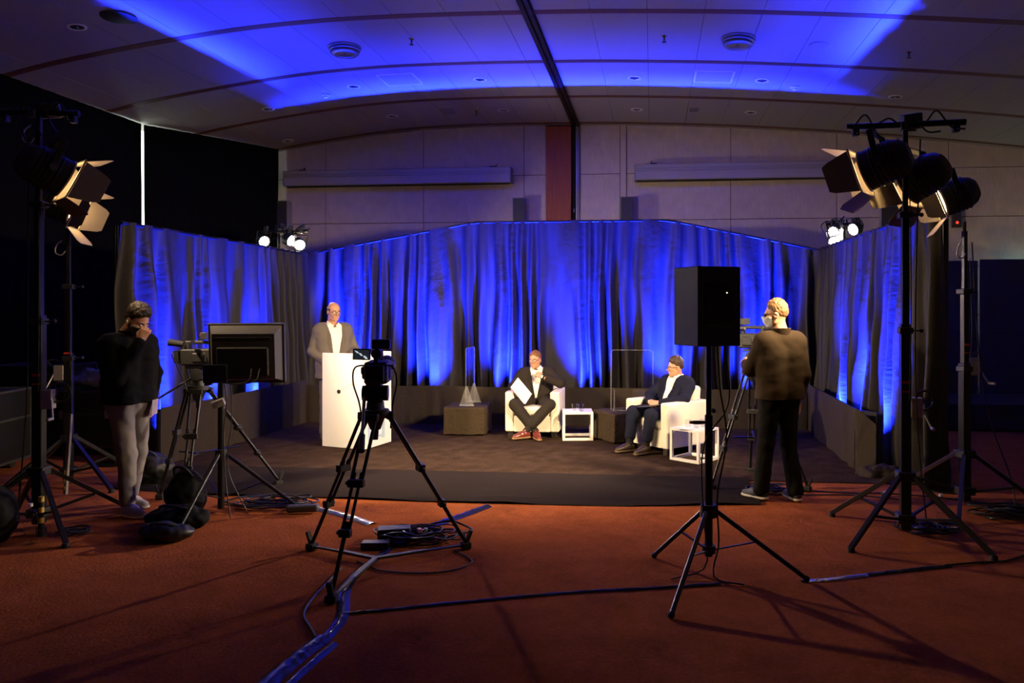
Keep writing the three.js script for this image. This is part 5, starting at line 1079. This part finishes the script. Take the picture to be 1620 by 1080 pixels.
{ // loudspeaker on tripod stand
  const s = thing('speaker_stand', 'black tripod stand under the loudspeaker in front of the stage', 'speaker stand', [0.368, 0, -5.06]);
  mb().cyl([0, 0.10, 0], [0, 0.95, 0], 0.026).build('outer_pole', M.blackMetal, s);
  mb().cyl([0, 0.9, 0], [0, 1.5, 0], 0.018).build('inner_pole', M.blackMetal, s);
  mb().cyl([0, 0.36, 0], [0, 0.44, 0], 0.06, 0.055).build('leg_collar', M.black, s); mb().cyl([0, 0.12, 0], [0, 0.17, 0], 0.045).build('brace_collar', M.black, s);
  for (const [x, z] of [[-0.357, -0.22], [0.60, 0.14], [-0.264, 0.79]]) {
    const f = 1.0; mb().cyl([x * 0.08, 0.40, z * 0.08], [x * f, 0.02, z * f], 0.016, 0.015, 10).build('leg', M.blackMetal, s);
    mb().bar([x * 0.06, 0.145, z * 0.06], [x * 0.48, 0.22, z * 0.48], 0.02, 0.008).build('brace', M.blackMetal, s); mb().sph([x * f, 0.02, z * f], 0.021, 8).build('rubber_foot', M.rubber, s);
  }
  mb().torus([-0.07, 0.98, 0.02], 0.05, 0.009, [1.35, 0, 0.1], 20).box(0.05, 0.12, 0.06, [0, 0.97, 0], undefined, 0.01).sph([0.03, 1.06, 0.03], 0.016, 8).build('height_clamp', M.black, s);
  mb().tube([[0.05, 1.5, 0.04], [0.07, 1.2, 0.05], [0.11, 0.9, 0.06], [0.05, 0.5, 0.06], [0.06, 0.2, 0.06], [0.02, 0.03, 0.2], [0.2, 0.008, 0.25]], 0.006, 5).tube([[0.1, 1.5, 0.03], [0.12, 1.1, 0.05], [-0.03, 0.85, 0.04], [-0.04, 0.4, 0.05], [-0.03, 0.06, 0.1], [-0.25, 0.008, 0.2]], 0.005, 5).build('speaker_cables', M.cable, s);
  const o = thing('loudspeaker', 'black loudspeaker on the tripod stand in front of the stage', 'loudspeaker', [0.368, 1.49, -5.06], Math.PI + 24 * D); o.scale.set(0.88, 0.97, 0.9);
  const pts = [[-0.17, -0.15], [0.17, -0.15], [0.205, 0.15], [0.19, 0.165], [-0.19, 0.165], [-0.205, 0.15]];
  mb().ext(pts.map(([x, z]) => [x, -z]), 0.52, mtx([0, 0, 0], [-Math.PI / 2, 0, 0]), 0.004).build('cabinet', M.black, o);
  mb().box(0.37, 0.50, 0.012, [0, 0.26, 0.172], undefined, 0.004).build('front_grille', M.darkGrey, o);
  mb().box(0.22, 0.30, 0.012, [0, 0.27, -0.155], undefined, 0.004).build('rear_panel', M.blackMetal, o);
  mb().cyl([-0.06, 0.35, -0.160], [-0.06, 0.35, -0.165], 0.005).build('power_light', glow([1, 0.9, 0.6], 1.5), o);
  for (const k of [-1, 1]) mb().box(0.10, 0.03, 0.012, [k * 0.05, 0.13, -0.16], undefined, 0.003).build('connector_strip', M.darkGrey, o);
  mb().bar([-0.2, 0.2, 0.0], [-0.2, 0.34, 0.0], 0.012, 0.04).build('side_handle', M.rubber, o);
}

// ------------------------------------------------------------------ floor clutter
const onFloor = (pts, y = 0.008) => pts.map(([x, z]) => [x, y, z]);
function cableRun(name, pts, r, label, group, mat = M.cable, cat = 'cable') { return tag(mb().tube(onFloor(pts, r + 0.002), r, 6, pts.length * 8).build(name, mat), label, cat, group); }
function tapeRun(pts, w, mat, label, hump = 0.008, group = 'taped cable runs') {       // taped-down cable: a low humped strip
  const c = new THREE.CatmullRomCurve3(pts.map(([x, z]) => V(x, 0, z))), n = pts.length * 14, pos = [], uv = [], idx = [], K = 6;
  for (let i = 0; i <= n; i++) {
    const p = c.getPoint(i / n), t = c.getTangent(i / n), nx = -t.z, nz = t.x;
    for (let k = 0; k <= K; k++) { const s = k / K * 2 - 1, ww = w / 2 * (1 + 0.08 * perlin.noise(i * 0.4, k, 3)); pos.push(p.x + nx * s * ww, 0.003 + hump * Math.max(0, 1 - s * s * 1.3) * (0.8 + 0.5 * perlin.noise(i * 0.35, s * 2, 7)) + 0.002 * perlin.noise(i * 0.9, k * 1.1, 1), p.z + nz * s * ww); uv.push(i / n * 5, k / K); }
  }
  for (let i = 0; i < n; i++) for (let k = 0; k < K; k++) { const a = i * (K + 1) + k, b = a + K + 1; idx.push(a, a + 1, b, b, a + 1, b + 1); }
  const g = new THREE.BufferGeometry(); g.setAttribute('position', new THREE.Float32BufferAttribute(pos, 3)); g.setAttribute('uv', new THREE.Float32BufferAttribute(uv, 2)); g.setIndex(idx); g.computeVertexNormals();
  return tag(meshOf('taped_cable', g, mat), label, 'taped cable', group);
}
tapeRun([[-1.43, -6.50], [-1.62, -6.10], [-1.80, -5.78]], 0.10, M.tape, 'glossy black tape over cables from the stage edge to the cable heap', 0.02);
tapeRun([[-2.92, -6.30], [-2.60, -6.12], [-2.22, -5.86]], 0.09, M.silverTape, 'shiny silver tape over cables from the monitor stand to the cable heap', 0.02);
tapeRun([[-1.88, -5.40], [-1.90, -4.60], [-1.72, -4.05], [-1.70, -3.75]], 0.07, M.tape, 'narrow taped cable running past the tripod foot', 0.014);
tapeRun([[-1.72, -3.82], [-1.76, -3.50], [-1.78, -3.05]], 0.11, M.tape, 'wide double strip of glossy tape nearest the viewer end of the hall', 0.025);
tapeRun([[-1.63, -3.76], [-1.66, -3.42], [-1.67, -3.05]], 0.05, M.tape, 'thin glossy tape strip along the wide taped strip', 0.018);
tapeRun([[-1.76, -4.13], [-1.55, -4.20], [-1.10, -4.37], [-0.50, -4.58], [0.05, -4.72], [0.42, -4.82]], 0.035, M.tape, 'long thin taped cable curving across the red carpet to the loudspeaker stand', 0.012);
tapeRun([[0.93, -4.92], [1.16, -4.99], [1.38, -5.08]], 0.05, M.silverTape, 'short silver taped strip beyond the loudspeaker stand foot', 0.012);
tapeRun([[1.38, -5.08], [1.68, -5.20], [1.98, -5.31]], 0.05, M.tape, 'black taped cable between the silver strip and the tall lamp stand', 0.014);
cableRun('floor_cable', [[1.95, -5.30], [2.15, -5.37], [2.40, -5.44], [2.62, -5.62], [2.78, -5.80], [2.95, -5.85], [3.3, -6.1]], 0.008, 'black cable wandering past the tall lamp stand foot', 'loose floor cables');
cableRun('floor_cable', [[-2.05, -4.84], [-2.02, -4.45], [-1.98, -4.18], [-1.93, -4.05], [-1.83, -3.92], [-1.76, -3.82]], 0.008, 'short cable loop at the front tripod foot', 'loose floor cables');
cableRun('floor_cable', [[-1.40, -5.28], [-1.22, -5.05], [-1.35, -4.85], [-1.75, -4.82], [-2.0, -4.98]], 0.006, 'thin cable looping around the tripod spreader', 'loose floor cables');
cableRun('floor_cable', [[1.30, -7.40], [1.55, -7.32], [1.85, -7.28], [2.15, -7.30], [2.55, -7.20], [3.0, -7.0]], 0.007, 'cable from the operator towards the lamp stands, along the stage edge', 'loose floor cables');
cableRun('floor_cable', [[1.25, -7.15], [1.50, -7.18], [1.85, -7.20], [2.3, -7.05]], 0.006, 'thinner cable behind the operator beside the stage edge', 'loose floor cables');
function cableHeap(x, z, rx, rz, n, label, h = 0.1) {
  const o = thing('cable_heap', label, 'cables', [x, 0, z], 0, 'heaps of coiled cable');
  for (let k = 0; k < n; k++) {
    const cx = rr(-0.35, 0.35) * rx, cz = rr(-0.35, 0.35) * rz, R = rr(0.35, 0.75), pts = [], m = 9, ph = rr(0, 6), y0 = 0.01 + h * 0.55 * k / n;
    for (let i = 0; i < m; i++) { const a = i / m * 6.283 + ph; pts.push([cx + Math.cos(a) * rx * R * rr(0.8, 1.15), y0 + rr(0, h * 0.35), cz + Math.sin(a) * rz * R * rr(0.8, 1.15)]); }
    mb().tube(pts, rr(0.005, 0.009), 5, 50, true).build('cable_coil', k % 4 === 1 ? M.blackGloss : M.cable, o);
  }
  return o;
}
const heap = cableHeap(-1.72, -5.52, 0.36, 0.24, 15, 'heap of coiled black cables inside the tripod legs in front of the lectern');
mb().box(0.24, 0.09, 0.13, [-0.20, 0.05, 0.02], [0, 0.3, 0], 0.01).build('power_box', M.black, heap);
mb().box(0.20, 0.05, 0.09, [-0.26, 0.03, 0.24], [0, 0.15, 0], 0.008).build('power_strip', M.blackGloss, heap);
mb().box(0.03, 0.03, 0.05, [0.02, 0.10, 0.1], [0, 0.5, 0], 0.005).build('pink_plug', std([0.5, 0.2, 0.2], 0.5), heap, 'pale pink plug');
cableHeap(-3.28, -6.30, 0.45, 0.25, 12, 'tangle of cables around the foot of the monitor stand', 0.08);
cableHeap(2.95, -6.62, 0.36, 0.22, 14, 'large coil of cables at the shorter lamp stand by the partition', 0.09);
cableHeap(2.15, -6.15, 0.30, 0.22, 8, 'looped cables behind the tall lamp stand legs', 0.06);
cableHeap(1.08, -7.22, 0.26, 0.18, 9, 'small tangle of cables at the feet of the camera operator', 0.10);
cableHeap(-4.40, -5.42, 0.17, 0.13, 5, 'flat ring of coiled cable beside the tall lamp stand', 0.03);
tag(mb().add(new RoundedBoxGeometry(0.26, 0.06, 0.08, 2, 0.02), mtx([-2.93, 0.045, -6.12], [0, 0.2, 0])).build('adapter_brick', M.darkGrey), 'dark power adapter at the foot of the monitor stand', 'adapter');
function softBag(x, z, r, label, seedv, mat) {
  const o = thing('equipment_bag', label, 'bag', [x, 0, z], 0, 'soft equipment bags');
  const f = p => ell(p, [0, r[1] * 0.75, 0], r) + 0.03 * bump(p, 7, seedv) + 0.012 * bump(p, 18, seedv);
  mb().add(meshSDF(p => Math.max(f(p), 0.004 - p.y), [-r[0] - 0.08, -0.02, -r[2] - 0.08], [r[0] + 0.08, r[1] * 2 + 0.05, r[2] + 0.08], 0.02)).build('bag_body', mat || M.rubber, o);
  mb().tube([[-r[0] * 0.5, r[1] * 1.5, 0.03], [-r[0] * 0.3, r[1] * 1.9, 0.08], [r[0] * 0.2, r[1] * 1.9, 0.08], [r[0] * 0.5, r[1] * 1.5, 0.03]], 0.012, 6).build('handle', M.black, o);
}
softBag(-3.72, -5.62, [0.26, 0.10, 0.16], 'slumped black bag in front of the monitor stand', 3, M.bagBlack);
softBag(-3.62, -5.35, [0.22, 0.07, 0.13], 'small flat black bag with pale strap by the monitor stand foot', 8, M.black);
softBag(-3.86, -5.95, [0.16, 0.22, 0.14], 'upright black bag between monitor stand and tripod', 12, M.bagBlack);
softBag(-4.99, -5.10, [0.34, 0.26, 0.22], 'large black bag at the tall lamp stand beside the bottle', 15, M.bagBlack);
softBag(-4.95, -7.05, [0.22, 0.17, 0.18], 'round black bag behind the man in hoodie', 19, M.black);
function bottle(x, z, label, s = 1) {
  const o = thing('water_bottle', label, 'bottle', [x, 0, z], 0, 'clear water bottles');
  mb().lathe([[0, 0.004], [0.034 * s, 0.004], [0.036 * s, 0.02], [0.036 * s, 0.16 * s], [0.03 * s, 0.19 * s], [0.013, 0.22 * s], [0.013, 0.235 * s]], undefined, undefined, 16).build('bottle_body', M.glass, o);
  mb().cyl([0, 0.232 * s, 0], [0, 0.25 * s, 0], 0.015).build('cap', M.white, o);
  mb().lathe([[0, 0.006], [0.032 * s, 0.006], [0.032 * s, 0.10 * s], [0, 0.10 * s]], undefined, undefined, 16).build('water', M.water, o);
}
bottle(-4.53, -5.12, 'clear water bottle on the floor by the tall lamp stand', 1.2);
bottle(2.28, -6.30, 'clear water bottle behind the legs of the tall lamp stand');
{ // striped foot of the front stand
  const o = thing('striped_post', 'short yellow and black striped post beside the clear bottle', 'post', [-4.62, 0, -5.32]);
  mb().cyl([0, 0, 0], [0, 0.06, 0], 0.035).build('base', M.black, o);
  for (let k = 0; k < 6; k++) mb().cyl([0, 0.06 + k * 0.04, 0], [0, 0.10 + k * 0.04, 0], 0.02).build('stripe', k % 2 ? M.hazard : M.black, o);
}
// flight cases along the black drape
function flightCase(pos, size, turn, label) {
  const [w, h, d] = size, o = thing('flight_case', label, 'flight case', pos, turn, 'flight cases');
  mb().box(w, h - 0.1, d, [0, 0.1 + (h - 0.1) / 2, 0], undefined, 0.01).build('case_body', M.black, o);
  const e = mb(); for (const x of [-1, 1]) for (const z of [-1, 1]) e.box(0.03, h - 0.1, 0.03, [x * w / 2, 0.1 + (h - 0.1) / 2, z * d / 2]); for (const y of [0.11, h * 0.65, h]) for (const k of [-1, 1]) e.box(w, 0.025, 0.025, [0, y, k * d / 2]).box(0.025, 0.025, d, [k * w / 2, y, 0]); e.build('edge_profile', M.darkGrey, o);
  for (const x of [-1, 1]) for (const z of [-1, 1]) mb().cyl([x * w * 0.38 - 0.02, 0.05, z * d * 0.36], [x * w * 0.38 + 0.02, 0.05, z * d * 0.36], 0.05).build('castor', M.rubber, o);
  for (const x of [-0.25, 0.25]) mb().box(0.12, 0.10, 0.012, [x * w, h * 0.65, d / 2 + 0.008], undefined, 0.004).build('latch', M.silver, o);
}
flightCase([-7.3, 0, -7.2], [1.2, 0.85, 0.7], 12 * D, 'large dark flight case farthest along the black drape');
flightCase([-6.6, 0, -8.5], [1.0, 0.75, 0.6], 0.2, 'dark flight case behind the side drape, under a clear plastic bundle');
flightCase([-7.7, 0, -8.9], [0.9, 1.0, 0.7], 0.1, 'tall dark flight case against the black drape');
tag(mb().add(meshSDF(p => ell(p, [0, 0.12, 0], [0.36, 0.13, 0.22]) + 0.05 * bump(p, 8, 2) + 0.02 * bump(p, 19, 5), [-0.5, 0, -0.35], [0.5, 0.36, 0.35], 0.022)).build('plastic_bundle', phys([0.35, 0.37, 0.42], 0.2, 0, { transmission: 0.35, thickness: 0 })), 'crumpled clear plastic bundle on the dark flight case', 'plastic');
{ const q = scene.children[scene.children.length - 1]; q.position.set(-6.55, 0.755, -8.45); }

// ------------------------------------------------------------------ the far side of the hall
{
  const o = thing('platform', 'low black platform under the dark partition panels', 'platform', [5.6, 0, -12.4]);
  mb().box(3.6, 0.36, 2.6, [0, 0.2, 0], undefined, 0.01).build('platform_deck', M.wallDark, o); mb().box(3.5, 0.04, 2.5, [0, 0.02, 0], undefined, 0).build('plinth', M.black, o);
}
for (const [x, w, h, label] of [[4.55, 1.05, 2.08, 'dark partition panel behind the red sign column'], [5.63, 1.02, 2.10, 'dark partition panel next to the pale upright']]) {
  const o = thing('partition_panel', label, 'partition', [x, 0.382, -12.5], 0, 'dark partition panels');
  mb().box(w, h, 0.05, [0, h / 2, 0], undefined, 0.004).build('panel_board', M.darkPanel, o);
  for (const y of [0.95, 1.75]) mb().box(w - 0.02, 0.01, 0.006, [0, y, 0.027], undefined, 0).build('seam_strip', M.black, o);
}
tag(mb().box(0.04, 1.2, 0.04, [5.95, 0.99, -12.3], undefined, 0.01).build('upright_post', M.darkPanel), 'slim dark violet post in front of the partition panels', 'post');
{
  const o = thing('sign_column', 'tapered red column with small white sign by the partition', 'sign', [4.30, 0.382, -12.1]);
  mb().ext([[-0.13, 0.16], [0.13, 0.16], [0.19, 1.12], [-0.19, 1.12]], 0.12, mtx([0, 0, -0.06]), 0.004).build('column_body', M.red, o);
  mb().box(0.17, 0.11, 0.006, [0.0, 0.90, 0.068], undefined, 0).build('white_sign', std([0.55, 0.52, 0.50], 0.6), o);
  mb().box(0.12, 0.02, 0.003, [0, 0.90, 0.073], undefined, 0).build('sign_lettering', M.darkGrey, o);
  mb().cyl([0, 0, 0], [0, 0.17, 0], 0.012).cyl([0, 0, 0], [0, 0.01, 0], 0.12).build('chrome_leg', M.chrome, o);
}
{ // small green-white emergency lamp at the far wall, lighting the panels beside it
  const o = thing('emergency_lamp', 'small glowing green-white emergency lamp on the far wall', 'lamp', [6.72, 2.2, ZB + 0.05]);
  mb().box(0.30, 0.22, 0.06, [0, 0, 0], undefined, 0.01).build('lamp_case', M.white, o);
  mb().box(0.26, 0.18, 0.012, [0, 0, 0.034], undefined, 0.004).build('glowing_face', glow([0.45, 1, 0.8], 2.2), o);
  const l = new THREE.PointLight(new THREE.Color().setRGB(0.55, 1, 0.85), 0.9, 0, 2); l.position.set(6.72, 2.2, ZB + 0.14); l.castShadow = true; l.shadow.radius = 6; scene.add(l);
  const d = struct(mb().box(1.0, 2.3, 0.05, [7.05, 1.15, ZB + 0.03], undefined, 0.01).build('door_1', M.wallDark), 'dark door below the emergency lamp');
  mb().tube([[6.45, 0.05, ZB + 0.05], [6.45, 2.2, ZB + 0.05], [6.5, 2.32, ZB + 0.05], [6.6, 2.36, ZB + 0.05], [7.5, 2.36, ZB + 0.05]], 0.03, 6).build('door_frame', M.grey, d);
}
{ const o = thing('pilot_light_box', 'small dark box with two red pilot lights on the far wall', 'control box', [5.62, 3.42, ZB + 0.05]);
  mb().box(0.16, 0.42, 0.08, [0, 0, 0], undefined, 0.01).build('box_body', M.wallDark, o);
  mb().sph([-0.02, 0.12, 0.045], 0.022, 8).build('pilot_light', M.redLed, o); mb().sph([0.0, -0.12, 0.045], 0.026, 8).build('pilot_light', M.redLed, o); }

for (const fn of defer.q || []) fn();
scene.traverse(o => { if (o.isMesh) { o.castShadow = true; o.receiveShadow = true; } });
renderer.render(scene, camera);
